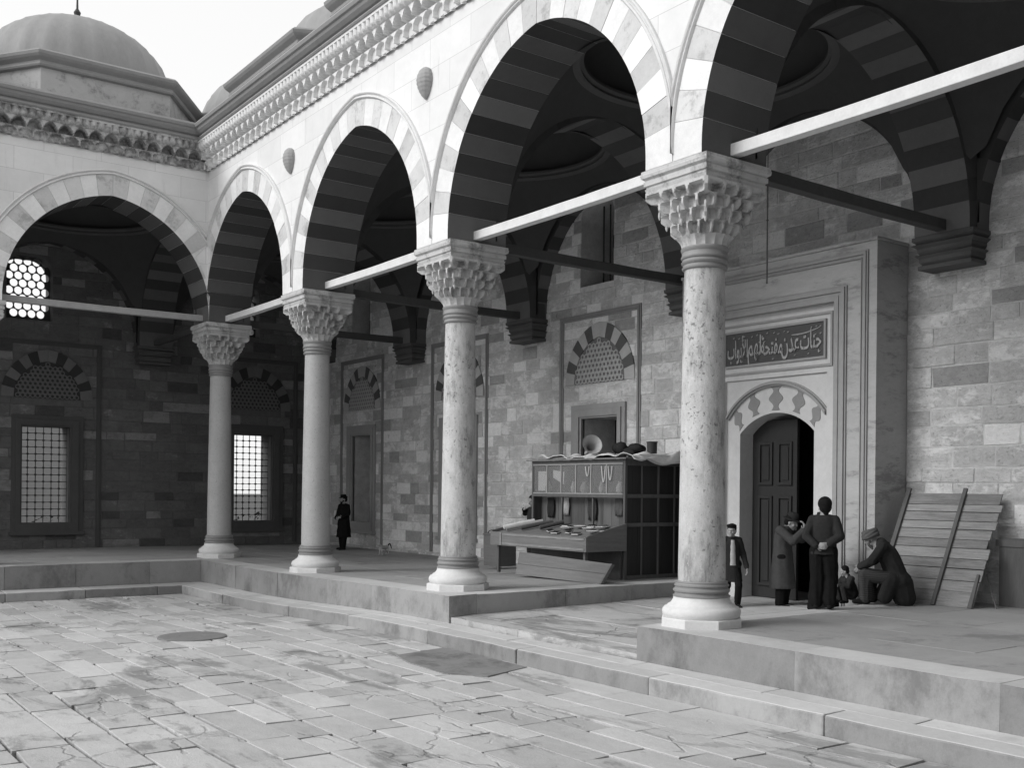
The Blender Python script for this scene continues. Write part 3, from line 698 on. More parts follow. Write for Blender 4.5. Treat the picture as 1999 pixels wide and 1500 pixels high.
# ------------------------------------------------------------------ tie beams
def beam(a, b, sz, mt, label, nm, grp):
    a = Vector(a); b = Vector(b); d = b - a; L = d.length; m_ = MB(); n = 10; rings = []
    q = d.to_track_quat('X', 'Z').to_matrix()
    for i in range(n + 1):
        p = Vector((L * i / n, 0, 0)); e = sz / 2 * random.uniform(.96, 1.03); sag = -.015 * sin(pi * i / n)
        rings.append([tuple(q @ Vector((p.x, y * e, z * e + sag))) for y, z in ((-1, -1), (1, -1), (1, 1), (-1, 1))])
    m_.loft(rings); o = m_.build(nm, mt, None, bevel=.008); o.location = a
    return tag(o, label, 'tie beam', grp)
ga = 'pale tie beams between the columns'; gb = 'dark tie beams from columns to wall'
nm_ = ['thin pale tie beam between the corner column and the second column', 'pale tie beam between the second column and the mottled third column', 'long pale tie beam between the two mottled columns, above the market stall', 'thick bright tie beam crossing the upper right corner']
for i in range(4): beam((CX[i] + .45, 0, 5.98), (CX[i + 1] - .45, 0, 5.98), .15, M['beam_l'], nm_[i], 'tie_beam', ga)
beam((0, -.45, 6.0), (0, -5.27, 6.0), .15, plain('greyed_beam', .36, .8, .25, 5), 'grey tie beam across the wide arch of the side arcade', 'tie_beam', ga)
nd = ['dark tie beam from the corner column back to the wall', 'dark tie beam from the second column back to the wall', 'dark tie beam from the third column to the corbel beside the window', 'heavy dark tie beam from the nearest column to the corbel right of the portal', 'dark tie beam of the nearest bay beyond the frame']
for i, x in enumerate(CX): beam((x, .45, 5.99), (x, 5.42, 5.97), .17, M['beam_d'], nd[i], 'tie_beam', gb)
beam((-.45, 0, 5.98), (-5.4, 0, 5.97), .15, M['beam_d'], 'dark tie beam from the corner column to the side wall', 'tie_beam', gb)

# ------------------------------------------------------------------ back walls with windows
def block_wall(mb, u0, u1, z0, z1, cuts):
    z = z0
    while z < z1:
        h = random.uniform(.22, .36); u = u0 - random.random()
        while u < u1:
            L = random.uniform(.35, 1.05); seg = [(max(u, u0), min(u + L, u1))]; u += L
            for (a0, a1, b0, b1) in cuts:
                if b0 < z + h - .01 and b1 > z + .01:
                    ns = []
                    for (p, q) in seg:
                        if a1 <= p or a0 >= q: ns.append((p, q)); continue
                        if a0 > p: ns.append((p, a0))
                        if a1 < q: ns.append((a1, q))
                    seg = ns
            for (p, q) in seg:
                if q - p < .05: continue
                e = random.uniform(.003, .010); v = DW + random.uniform(-.004, .016); c_ = random.uniform(.006, .018); J = lambda m_=.008: random.uniform(-m_, m_)
                R0 = [(p + e, z + e), (q - e, z + e), (q - e, z + h - e), (p + e, z + h - e)]; R0 = [(a + J(.012), b + J(.010)) for a, b in R0]
                cx_, cz_ = (p + q) / 2, z + h / 2
                R1 = [(a + (c_ if a < cx_ else -c_), b + (c_ if b < cz_ else -c_)) for a, b in R0]
                tz = J(.004); tn = random.random(); tn = tn * .7 + .15 if tn < .8 else (1.3 if tn < .92 else -.3)
                mb.loft([[(a, DW + .035, b) for a, b in R0], [(a, v + .010, b) for a, b in R0], [(a, v + J(.003) , b) for a, b in R1]], 0, tn)
        z += h
def cuts_for(us, extra):
    return [(u - .62, u + .68, .64, 3.42) for u in us] + [(u - .9, u + .9, 4.19, 5.24) for u in us] + extra
def rect(a0, a1, b0, b1): return [(a0, b0), (a0, b1), (a1, b1), (a1, b0)]
def frame_ring(mb, o, i_, d0, d1): mb.slab([rect(*o), rect(*i_)], d0, d1)
def lattice(mb, u0, hw, zb, rise, v, cell=.155, thick=.02, inside=None):
    row = 0; z = zb + cell * .4
    while z < zb + rise:
        n = int(hw / cell) + 2
        for i in range(-n, n + 1):
            u = u0 + (i + (.5 if row % 2 else 0)) * cell
            if inside(u, z): 
                k_ = 6; ring = []
                R1, R2 = cell * .56, cell * .34
                o = [(u + R1 * cos(pi / 6 + q * pi / 3), z + R1 * sin(pi / 6 + q * pi / 3)) for q in range(6)]
                i2 = [(u + R2 * cos(pi / 6 + q * pi / 3), z + R2 * sin(pi / 6 + q * pi / 3)) for q in range(6)]
                vs = [(a, v - thick, b) for a, b in o] + [(a, v - thick, b) for a, b in i2] + [(a, v, b) for a, b in o] + [(a, v, b) for a, b in i2]
                fs = []
                for q in range(6):
                    r_ = (q + 1) % 6; fs += [(q, r_, 6 + r_, 6 + q), (6 + q, 6 + r_, 18 + r_, 18 + q), (q, 12 + q, 12 + r_, r_)]
                mb.add(vs, fs)
        row += 1; z += cell * .866
def window(T, u0, par, mside, dark=True, full=True, grille=False, diag=False):
    """marble framed lower window with its blind striped tympanum; v=0 is the wall face, negative is towards the room in front"""
    t = bpy.data.objects.new('window', None); COL.objects.link(t); t.parent = par
    f = MB(T)
    for o, i_, pr in (((-.97, .93, -.0, 3.70), (-.80, .78, .45, 3.55), .05), ((-.84, .82, .38, 3.585), (-.66, .70, .62, 3.42), .085), ((-.72, .74, .56, 3.46), (-.60, .66, .66, 3.38), .045)):
        frame_ring(f, (u0 + o[0], u0 + o[1], o[2] + .35 if o[2] == 0 else o[2], o[3]), (u0 + i_[0], u0 + i_[1], i_[2], i_[3]), -pr, .02 + pr)
    f.box(u0 - 1.02, u0 + .98, -.10, .0, .30, .40); f.build('window_frame', mside['frame'], t, bevel=.004)
    a_ = MB(T)          # rectangular moulded border round window and tympanum
    for w_, p_ in ((.0, .02), (.045, .04), (.09, .02)):
        a_.slab([[(u0 - 1.47 + w_, -.05), (u0 - 1.47 + w_, 5.82 - w_), (u0 + 1.40 - w_, 5.82 - w_), (u0 + 1.40 - w_, -.05), (u0 + 1.40 - w_ - .035, -.05), (u0 + 1.40 - w_ - .035, 5.82 - w_ - .04), (u0 - 1.47 + w_ + .055, 5.82 - w_ - .04), (u0 - 1.47 + w_ + .055, -.05)]], -p_, .01)
    a_.build('border_moulding', mside['border'], t)
    v_ = MB(T); voussoirs(v_, u0, .885, 4.22, 1.02, 0, .33, -.03, .02, 7, None, zfoot=4.19, gap=.004, tj=.4)
    v_.build('striped_arch', mside['vous'], t)
    bk = MB(T); bk.slab([[(u0 - .88, 4.19)] + arch_full(u0, .88, 4.22, 1.01, 0, 16) + [(u0 + .88, 4.19)]], -.012, .02); bk.build('tympanum', mside['back'], t)
    lt = MB(T)
    cN = (1.02 ** 2 - .885 ** 2) / (2 * .885); RR = .885 + cN
    def ins(u, z):
        d = abs(u - u0); zz = z - 4.22
        return zz > .03 and (sqrt((d + cN) ** 2 + zz ** 2) < RR - .06)
    lattice(lt, u0, .88, 4.2, 1.05, -.012, .13, .022, ins); lt.build('stucco_lattice', mside['lat'], t)
    if grille:
        g_ = MB(T)
        n1, n2 = 6, 14
        for i in range(n1 + 1):
            u = u0 - .6 + 1.26 * i / n1; g_.tube([(u, .3, .64), (u, .3, 3.4)], .012, 6)
        for i in range(1, n2):
            z = .64 + 2.76 * i / n2; g_.tube([(u0 - .6, .3, z), (u0 + .66, .3, z)], .012, 6)
            for j in range(1, n1): g_.box(u0 - .6 + 1.26 * j / n1 - .025, u0 - .6 + 1.26 * j / n1 + .025, .275, .325, z - .025, z + .025)
        g_.build('iron_grille', M['iron'], t)
    return t
def pointed(u0, hw, z0, z1, rise): return [(u0 - hw, z0)] + arch_full(u0, hw, z1, rise, 0, 12) + [(u0 + hw, z0)]
sideA = dict(border=stone('wall_border', .27, .6, .6, 2.2, .15), frame=M['rib'], rib=M['rib'], vous=[stone('tympanum_pale', .46, .6, .4, 4, .1), stone('tympanum_dark', .11, .6, .4, 4, .1)] * 2, back=stone('lattice_ground', .17, .5, .4, 6, .1), lat=M['stucco'])
frB = stone('shaded_side_frame', .09, .6, .5, 2, .1)
sideB = dict(border=frB, frame=frB, rib=frB, vous=[stone('shaded_tympanum_pale', .17, .6, .4, 4, .1), stone('shaded_tympanum_dark', .045, .6, .4, 4, .1)] * 2, back=stone('shaded_lattice_ground', .05, .5, .4, 6, .1), lat=stone('shaded_stucco', .16, .5, .4, 6, .1))  # window stones copied darker, the side wall's shade in their colour
WA = [-3.35, 2.30, 8.22]; WB = [-3.25, 2.88, 8.6]   # window centres (u)
wallA = thing('mosque_wall', 'long weathered ashlar wall behind the main arcade, patched with pale plaster', 'wall')
wm = MB(TA)
holes = [rect(u - .6, u + .66, .64, 3.4) for u in WA] + [pointed(u - .15, .59, 6.46, 8.0, .5) for u in WA]
PX0, PX1 = 11.74, 16.24
dh = [(13.0, -.5), (13.0, 3.3), (15.0, 3.3), (15.0, -.5)]
outer = [(-7, -1.2), (-7, 11.0), (34, 11.0), (34, -1.2), (15.0, -1.2), (15.0, 3.3), (13.0, 3.3), (13.0, -1.2)]
wm.slab([outer] + holes, DW + .018, DW + 1.1); wm.build('wall_core', M['mortarA'], wallA)
wk = MB(TA); block_wall(wk, -5.8, 30, -.4, 9.4, cuts_for(WA, [(u - .74, u + .44, 6.46, 8.45) for u in WA] + [(PX0 + .01, PX1 - .01, -1, 5.9)])); wk.build('stonework', M['blockA'], wallA)
for u in WA:
    window(lambda a, b, z: (a, DW + b, z), u, wallA, sideA)
dkm = MB(); dkm.box(-6.5, 11.5, DW + 1.0, DW + 1.3, -.4, 9, 0); dkm.build('interior_shade_sheet', M['dark'], wallA)  # near-black sheet stands in for the shade of the room behind
uw = MB()
for u in WA:
    n = 5
    for i in range(1, n): uw.box(u - .15 - .59 + 1.18 * i / n - .012, u - .15 - .59 + 1.18 * i / n + .012, DW + .5, DW + .53, 6.46, 8.4)
uw.build('window_bars', M['iron'], wallA)
wallB = thing('side_wall', 'dark side wall at the left with grilled windows open to daylight', 'wall')
wb = MB(TB)
# u = -y
holesB = [rect(u - .6, u + .66, .64, 3.4) for u in WB]
uwB = 3.36
holesB += [pointed(uwB, .6, 6.39, 7.75, .45), pointed(8.9, .6, 6.39, 7.75, .45), pointed(-2.9, .5, 6.5, 7.75, .45)]
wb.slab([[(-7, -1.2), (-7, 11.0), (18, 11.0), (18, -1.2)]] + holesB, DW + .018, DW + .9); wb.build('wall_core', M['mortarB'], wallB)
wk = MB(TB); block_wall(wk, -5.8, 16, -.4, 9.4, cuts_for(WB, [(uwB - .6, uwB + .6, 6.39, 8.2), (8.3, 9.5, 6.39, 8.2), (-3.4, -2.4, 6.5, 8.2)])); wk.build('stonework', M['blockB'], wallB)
for u in WB: window(lambda a, b, z: (-DW - b, -a, z), u, wallB, sideB, grille=True)
# round-glass lattice of the upper windows
for uu, z0_ in ((uwB, 6.39), (8.9, 6.39), (-2.9, 6.5)):
    lg = MB(lambda a, b, z: (-DW - .35 - b, -a, z)); cell = .235; row = 0; z = z0_ + .0; ol = [(uu - .62, z0_ - .02), (uu - .62, 8.25), (uu + .62, 8.25), (uu + .62, z0_ - .02)]
    hl = []
    while z < 8.15:
        for i in range(-4, 5):
            u = uu + (i + (.5 if row % 2 else 0)) * cell
            if abs(u - uu) + .108 < .615 and z + .12 < 8.24 and z - .12 > z0_ - .01: hl.append([(u + .106 * cos(q * pi / 6), z + .113 * sin(q * pi / 6)) for q in range(12)])
        row += 1; z += cell * .9
    lg.slab([ol] + hl, 0, .05); lg.build('lattice_window', M['iron'], wallB)
# plaster layer edge and iron hook wire on the wall
rod = MB(); rod.tube([(15.6, 3.0, 6.55), (15.6, 3.0, 5.0)], .012, 6); rod.tube([(15.6, 3.0, 6.5), (15.6, 3.0, 8.6)], .006, 6); rod.ball((15.6, 3.0, 6.0), .02)
tag(rod.build('hanging_rod', M['iron']), 'thin iron lamp rod hanging under the dark vault left of the portal corner', 'rod')

# ------------------------------------------------------------------ portal
po = thing('portal', 'tall carved marble portal with a long inscription over its arched doorway', 'portal', (0, 0, 0))
PY = 4.95
pb = MB(); hole = rect(12.56, 15.42, -.5, 4.97)
pb.slab([[(PX0, -.6), (PX0, 5.87), (PX1, 5.87), (PX1, -.6), (15.42, -.6), (15.42, 4.97), (12.56, 4.97), (12.56, -.6)]], PY, DW - .003); pb.build('portal_block', M['portal'], po, bevel=.008)
pc = MB(); pc.box(PX0 - .02, PX1 + .02, PY - .03, DW - .004, 5.872, 5.93); pc.build('coping', M['portal'], po, bevel=.01)
def U_mould(mb, x0, x1, zt, wdt, prof, y, zb=-.35):
    for (a, b, p_) in prof:
        mb.slab([[(x0 + a, zb), (x0 + a, zt - a), (x1 - a, zt - a), (x1 - a, zb), (x1 - b, zb), (x1 - b, zt - b), (x0 + b, zt - b), (x0 + b, zb)]], y - p_, y + .02)
um = MB()
U_mould(um, 11.90, 16.08, 5.74, .1, [(0, .03, .03), (.028, .075, .055), (.073, .12, .02), (.118, .135, .04)], PY)
U_mould(um, 12.32, 15.66, 5.21, .1, [(0, .03, .03), (.028, .10, .06), (.098, .16, .025), (.158, .245, .045)], PY)
um.build('frame_moulding', M['rib'], po, bevel=.004)
ip = MB(); YI = PY + .10
dc = 13.99; dw_ = .86; zs, rz_ = 2.80, .36
def seg_arch(c_, hw, z0, rise, n=24):
    R_ = (hw * hw + rise * rise) / (2 * rise); a0 = math.asin(hw / R_)
    return [(c_ + R_ * sin(-a0 + 2 * a0 * i / n), z0 + rise - R_ + R_ * cos(-a0 + 2 * a0 * i / n)) for i in range(n + 1)]
AD = seg_arch(dc, dw_, zs, rz_)
# outer arched panel (recess) above the door: keep block down to the band
ip.slab([[(12.56, -.6), (12.56, 4.97), (15.42, 4.97), (15.42, -.6), (15.17, -.6), (15.17, 3.80), (12.81, 3.80), (12.81, -.6)]], YI, DW + .3); ip.build('inner_frame', M['portal_l'], po, bevel=.005)
tp = MB(); A2 = seg_arch(dc, 1.18, 3.16, .58)
tp.slab([[(12.81, 3.795), (15.17, 3.795)] + [(15.17, 3.16)] + list(reversed(A2))[1:-1] + [(12.81, 3.16)]], YI + .05, DW); tp.build('spandrel_panel', M['portal_l'], po)
am = MB()
for e_, p_, w_ in ((.0, .02, .03), (.03, .07, .035), (.065, .03, .03)):
    O_ = seg_arch(dc, 1.18 - e_ * .6, 3.16 - e_, .58); I_ = seg_arch(dc, 1.18 - (e_ + w_) * .6, 3.16 - e_ - w_, .58)
    am.slab([O_ + list(reversed(I_))], YI + .05 - p_, YI + .08)
am.build('arch_moulding', M['rib'], po)
# joggled two-tone voussoirs between moulding and door arch
jy = YI + .075
bf = MB(); bf.slab([[(12.81, -.6), (12.81, 3.16)] + seg_arch(dc, 1.17, 3.08, .57) + [(15.17, 3.16), (15.17, -.6), (dc + dw_, -.6), (dc + dw_, zs)] + list(reversed(AD))[1:-1] + [(dc - dw_, zs), (dc - dw_, -.6)]], jy, DW + .35); bf.build('door_jamb', M['portal_l'], po, bevel=.006)
jv = MB(); nj = 9
def jog(f, w_, s_):  # point at angular fraction f, radial fraction w_
    a_ = -1 + 2 * f; u = dc + (dw_ + .02 + (1.12 - dw_) * w_) * sin(a_ * 1.15) / sin(1.15); 
    z = zs + rz_ * (1 - a_ * a_) + .05 + w_ * (.56 + .02 * abs(a_)) * (1.0 - .30 * a_ * a_)
    return (u, z)
for i in range(nj):
    if i % 2: continue
    L_, R_ = [], []
    for q in range(17):
        w_ = q / 16; j_ = .030 * (1 if (q // 4) % 2 else -1) * (1 - abs((q % 4) - 1.5) * .15)
        hw = .40 + .20 * cos(2 * pi * (w_ * 2.0 + .25)); L_.append(jog((i + .5 - hw) / nj, w_, 0)); R_.append(jog((i + .5 + hw) / nj, w_, 0))
    jv.slab([L_ + list(reversed(R_))], jy - .012, jy + .01)
jv.build('joggled_voussoir', stone('grey_veined_voussoir', .26, .6, .5, 5, .1), po)
# inscription panel
ins_ = MB(); ins_.slab([rect(12.85, 15.13, 4.08, 4.68)], YI - .02, YI + .03); op = ins_.build('inscription_panel', M['panel_dark'], po)
ir = MB(); ir.slab([rect(12.81, 15.17, 4.04, 4.72), rect(12.85, 15.13, 4.08, 4.68)], YI - .045, YI + .02)
ir.slab([rect(12.70, 15.30, 3.90, 4.84), rect(12.74, 15.26, 3.94, 4.80)], YI - .03, YI + .02); ir.build('panel_border', M['rib'], po)
def glyphs(codes, u_left, u_right, z0, zscale, name='inscription'):
    s_ = ''.join(chr(int(c_, 16)) for c_ in codes.split())[::-1]
    cu = bpy.data.curves.new('tmp', 'FONT'); cu.body = s_; cu.extrude = .5; cu.offset = .012
    o = bpy.data.objects.new('tmp', cu); COL.objects.link(o); dg = bpy.context.evaluated_depsgraph_get(); dg.update()
    me = bpy.data.meshes.new_from_object(o.evaluated_get(dg)); xs = [v.co.x for v in me.vertices]; x0, x1 = min(xs), max(xs)
    m_ = MB(); m_.add([(u_left + (v.co.x - x0) / (x1 - x0) * (u_right - u_left), YI - .02 - (.022 if v.co.z > 0 else -.005), z0 + v.co.y * zscale) for v in me.vertices], [tuple(p.vertices) for p in me.polygons])
    bpy.data.objects.remove(o); bpy.data.curves.remove(cu); bpy.data.meshes.remove(me)
    return m_
words = [('FE9F FEE8 FE8E FE95', 14.62, 15.08, 4.24, .46), ('FECB FEAA FEE5', 14.20, 14.60, 4.22, .50), ('FEE3 FED4 FE98 FEA4 FE94', 13.72, 14.22, 4.22, .44), ('FEDF FEEC FEE2', 13.40, 13.72, 4.24, .50), ('FE8D FEF7 FE91 FEEE FE8D FE8F', 12.90, 13.40, 4.22, .46)]
gm = MB()
for wd in words:
    q_ = glyphs(*wd); gm.add(q_.v, q_.f)
# long boat stroke and vowel marks above the words
gm.tube([(14.42 + .07 * i, YI - .03, 4.50 + .0016 * (i - 3) ** 2 + .004 * i) for i in range(10)], [.006, .012, .014, .014, .014, .014, .013, .012, .010, .005], 6)
for (u, z) in [(15.05, 4.60), (14.97, 4.61), (14.86, 4.60), (14.34, 4.58), (14.26, 4.60), (14.12, 4.57), (14.02, 4.60), (13.86, 4.61), (13.74, 4.56), (13.62, 4.60), (13.5, 4.58), (13.3, 4.6), (13.18, 4.58), (13.05, 4.6), (15.04, 4.17), (14.8, 4.15), (14.5, 4.15), (14.0, 4.13), (13.6, 4.15), (13.25, 4.14), (15.06, 4.48), (14.95, 4.47), (13.8, 4.46), (13.68, 4.47)]:
    gm.box(-.02, .02, YI - .038, YI - .01, -.007, .007, M=Matrix.Translation((u, 0, z)) @ Matrix.Rotation(-.5, 4, 'Y'))
gm.build('inscription', M['relief'], op)
# door leaves
dr = thing('door', 'tall dark panelled wooden double door, one leaf standing open in the portal', 'door', (dc - dw_ - .0, DW - .32, -.25))
lf = MB(); 
lf.box(0, 1.06, 0, .07, 0, 3.3)
lf.build('leaf', M['wood_d'], dr, bevel=.004)
lp = MB()
for (a, b, c_, d_) in ((.16, .50, .22, 1.9), (.62, .96, .22, 1.9), (.16, .50, 2.1, 2.9), (.62, .96, 2.1, 2.9)):
    lp.slab([rect(a, b, c_, d_), rect(a + .05, b - .05, c_ + .05, d_ - .05)], -.035, .0, P=lambda x, z, y: (x, y, z)); lp.box(a + .09, b - .09, -.018, 0, c_ + .09, d_ - .09)
lp.build('door_panel', M['wood_d'], dr, bevel=.004)
l2 = MB(); l2.box(1.64, 1.71, .05, .95, 0, 3.3); l2.build('leaf', M['wood_d'], dr)
hd = MB(); hd.lathe([(.03, 0), (.035, .03), (.02, .05)], (.98, -.02, 1.15), 12); hd.build('handle', M['brass'], dr)
dv = MB(); dv.box(12.6, 15.4, DW + 1.6, DW + 1.9, -1, 4.2); dv.box(12.4, 12.6, DW + .3, DW + 1.9, -1, 4.2); dv.box(15.4, 15.6, DW + .3, DW + 1.9, -1, 4.2); dv.box(12.6, 15.4, DW + .3, DW + 1.6, 4.0, 4.2); dv.build('dark_passage', M['dark'], po)  # passage lining coloured near black in place of its shade

# ------------------------------------------------------------------ market stall
KX, KY, KW, KD, KH = 11.46, 3.74, 3.02, 1.75, 2.33
ks = thing('market_stall', 'dark wooden booth with six glass panes and a sloping counter of wares', 'stall', (KX, KY, 0), RD(0))
# local: x from -KW..0 along the front (front faces -y), y 0..KD back
for x, y in ((-.06, 0), (-KW, 0), (-.06, KD - .06), (-KW, KD - .06)):
    f = MB(); f.box(x, x + .06, y, y + .06, 0, KH + (.08 if y > 0 else 0)); f.build('post', M['wood_m'], ks, bevel=.004)
for x in (-1.0, -2.0):
    f = MB(); f.box(x - .02, x + .02, .02, .06, .99, 1.58); f.build('upright', M['wood_m'], ks, bevel=.003)
r_ = MB()
for z, h in ((KH - .07, .07), (1.58, .06), (.98, .05)): r_.box(-KW + .061, -.061, -.005, .05, z, z + h)
for z in (KH - .12, 1.58, 1.02, .0): r_.box(-.045, .012, .061, KD - .061, z, z + .075)
r_.box(-.05, .008, .061, KD - .061, KH - .045, KH + .07)
for y in (.42, .86, 1.3): r_.box(-.04, .010, y, y + .035, .076, KH - .121)
r_.build('rail', M['wood_m'], ks, bevel=.003)
sp = MB()
y = .07
while y < KD - .08:
    w_ = random.uniform(.12, .2); sp.box(-.035, -.015 + random.uniform(-.004, .004), y, min(y + w_ - .006, KD - .07), .02, KH - .02, tone=random.random()); y += w_
sp.build('side_panel', M['wood_d'], ks)
bp = MB()
x = -KW + .07
while x < -.08:
    w_ = random.uniform(.15, .3); bp.box(x, min(x + w_ - .006, -.07), .22 + random.uniform(-.004, .004), .24, .0, 1.60, tone=random.random()); x += w_
bp.box(-KW + .07, -.07, KD - .05, KD - .03, 0, KH); bp.box(-KW, -KW + .03, .07, KD - .07, 0, KH)
bp.build('back_panel', M['wood_m'], ks)
mn = MB()
for i in range(1, 6): mn.box(-KW + .06 + (KW - .12) * i / 6 - .018, -KW + .06 + (KW - .12) * i / 6 + .018, -.012, .03, 1.641, KH - .071)
mn.box(-KW + .061, -.061, -.014, .03, 1.64, 1.665); mn.box(-KW + .061, -.061, -.014, .03, KH - .095, KH - .071)
mn.build('window_bar', plain('pale_painted_bar', .3, .7, .3, 6), ks, bevel=.003)
for i in range(6):
    gl = MB(); a0 = -KW + .06 + (KW - .12) * i / 6; gl.box(a0 + .02, a0 + (KW - .12) / 6 - .02, .005, .009, 1.667, KH - .097); gl.build('glass_pane', M['glass'], ks)
rf = MB(); rf.box(-KW - .1, .1, -.08, KD + .05, 0, .03, M=Matrix.Translation((0, 0, KH + .005)) @ Matrix.Rotation(.045, 4, 'X')); rf.build('roof_board', M['wood'], ks)
ct = MB()   # sloping display counter
cy = -.98
for k_ in range(6):
    xa = -KW - .02 + (KW + .05) * 0; 
ct.prism([(-.005, 1.02), (cy, .80), (cy, .775), (-.005, .99)], -KW - .08, .06, P=lambda a, b, d: (d, a, b))
ct.prism([(cy, .56), (cy, .84), (cy - .03, .84), (cy - .03, .56)], -KW - .08, .06, P=lambda a, b, d: (d, a, b))
for xx in (-KW - .085, .035): ct.prism([(cy + .001, .56), (cy + .001, .86), (-.006, 1.09), (-.006, .56)], xx, xx + .03, P=lambda a, b, d: (d, a, b))
ct.build('counter', M['wood'], ks, bevel=.004)
cr = MB(); cr.box(-KW + .35, .0, cy - .042, cy - .031, .585, .625); cr.box(-KW + .35, .0, cy - .042, cy - .031, .775, .815); cr.box(-KW + .28, -KW + .33, cy - .045, cy - .031, .57, .83); cr.build('counter_trim', M['wood_l'], ks)
lg = MB()
for x in (-KW + .05, -.12):
    lg.box(x, x + .06, cy + .05, cy + .11, -.01, .57)
lg.box(-KW + .05, -.06, -.05, -.01, 0, .56); lg.build('leg', M['wood_m'], ks)
# leaning board in front of the stall
bd = MB(); Mx = Matrix.Translation((9.55, 2.52, 0)) @ Matrix.Rotation(RD(4.5), 4, 'Z') @ Matrix.Rotation(RD(-20), 4, 'X')
L_ = [(0, .0), (2.45, .0), (2.52, .44), (-.12, .50)]
bd.prism([(0, .03), (2.40, .0), (2.50, .20), (-.03, .24)], 0, .025, tone=.6, P=lambda a, b, d: tuple(Mx @ Vector((a, d, b)))); bd.prism([(-.03, .246), (2.50, .206), (2.56, .40), (-.07, .50)], 0, .025, tone=.4, P=lambda a, b, d: tuple(Mx @ Vector((a, d, b))))
bd.prism([(2.40, .0), (2.45, .0), (2.60, .40), (2.55, .40)], -.02, .05, tone=.2, P=lambda a, b, d: tuple(Mx @ Vector((a, d, b))))
tag(bd.build('wooden_board', M['wood']), 'wide plank board leaning against the front of the market stall counter', 'board')
# goods
def put(name, mb, mt, label, cat, grp=None, **k_): return tag(mb.build(name, mt, None, **k_), label, cat, grp)
def on_counter(lx, ly): return (KX + lx, KY + ly, 1.03 + .2245 * ly)
gi = 'small wares laid out on the counter'
its = [(-.35, -.3, 'plate'), (-.6, -.42, 'plate'), (-1.0, -.3, 'plate'), (-.25, -.6, 'plate'), (-1.25, -.45, 'plate')]
pln = ['pale shallow dish nearest the stall corner post', 'pale dish second from the stall corner post', 'pale dish in the middle of the counter', 'small pale dish close to the front edge of the counter', 'leftmost pale dish on the stall counter']
for (a, b, q), lb in zip(its, pln):
    m_ = MB(); c_ = on_counter(a, b); m_.lathe([(.05, .0), (.09, .015), (.125, .04), (.12, .045), (.08, .02), (.01, .012)], (c_[0], c_[1], c_[2] + .01), 20); put('dish', m_, M['white'], lb, 'dish', gi, smooth=True)
for i, (a, L_, rt, lb) in enumerate([(-2.75, .62, .25, 'pale rolled cloth lying at the left end of the counter'), (-2.45, .7, .35, 'longer pale rolled cloth beside the leftmost roll'), (-2.1, .6, .3, 'dark striped roll on the left half of the counter'), (-1.75, .5, .15, 'short dull roll of cloth near the middle of the counter')]):
    m_ = MB(); p0 = Vector(on_counter(a, -.12)); p1 = Vector(on_counter(a - rt, -.12 - L_)); m_.tube([p0 + Vector((0, 0, .06)), (p0 + p1) / 2 + Vector((0, 0, .065)), p1 + Vector((0, 0, .06))], .045, 10)
    put('cloth_roll', m_, [M['cloth_w'], M['light_cloth'], M['mid_cloth'], M['mid_cloth']][i], lb, 'cloth roll', gi, smooth=True)
wares = [(-1.5, -.65, 'book'), (-.85, -.68, 'book'), (-.55, -.75, 'book'), (-1.2, -.75, 'book'), (-.4, -.15, 'book'), (-1.55, -.2, 'book'), (-.12, -.42, 'book'), (-.8, -.16, 'book')]
wl = ['small dark book left of the middle of the counter, near its front edge', 'thin grey book at the front edge, between the pale dishes', 'small book nearest the front edge of the counter', 'flat book in the front middle of the counter', 'book against the corner post behind the dishes', 'dark book at the back of the counter middle', 'book beside the right end board of the counter', 'flat dull book at the back of the counter']
for (a, b, q), lb in zip(wares, wl):
    m_ = MB(); c_ = on_counter(a, b); rz_b = random.uniform(-.6, .6)
    MM = Matrix.Translation(c_) @ Matrix.Rotation(.22, 4, 'X') @ Matrix.Rotation(rz_b, 4, 'Z')
    m_.box(-.09, .09, -.06, .06, .006, .012, 0, M=MM); m_.box(-.085, .088, -.056, .056, .012, .034, 1, M=MM); m_.box(-.09, .09, -.06, .06, .034, .04, 0, M=MM)
    put('book', m_, [random.choice([M['dark_cloth'], M['mid_cloth'], M['grey_cloth']]), M['white']], lb, 'book', gi)
pp = MB(); pp.box(-KW + .1, -KW + .44, .10, .103, 1.70, 2.12, M=Matrix.Translation((KX, KY, 0))); put('paper_sheet', pp, M['white'], 'pale sheet of paper standing behind the leftmost glass pane', 'paper')
pp = MB(); pp.prism([(-2.40, 2.14), (-2.02, 2.10), (-2.04, 1.84), (-2.40, 1.98)], .10, .104, P=lambda a, b, d: (KX + a, KY + d, b)); put('paper_sheet', pp, M['white'], 'crumpled pale paper behind the second glass pane', 'paper')
for i, (a, h_) in enumerate([(-.62, .32), (-.42, .28), (-1.12, .2)]):
    m_ = MB(); 
    m_.tube([(KX + a - .06 + .12 * q / 12, KY - .025, 2.20 - h_ * sin(pi * q / 12)) for q in range(13)], .009, 6)
    put('bead_string', m_, M['white'], ['looped string of pale beads in the second pane from the right', 'string of beads hanging in the rightmost pane', 'short bead string hanging in the fourth pane'][i], 'beads', 'bead strings in the stall window', smooth=True)
hgl = ['dark hanging cloth on the left of the stall back boards', 'pale folded cloth hanging on the stall back boards', 'dull striped cloth hanging behind the middle upright', 'short dark cloth hanging near the right corner of the stall']
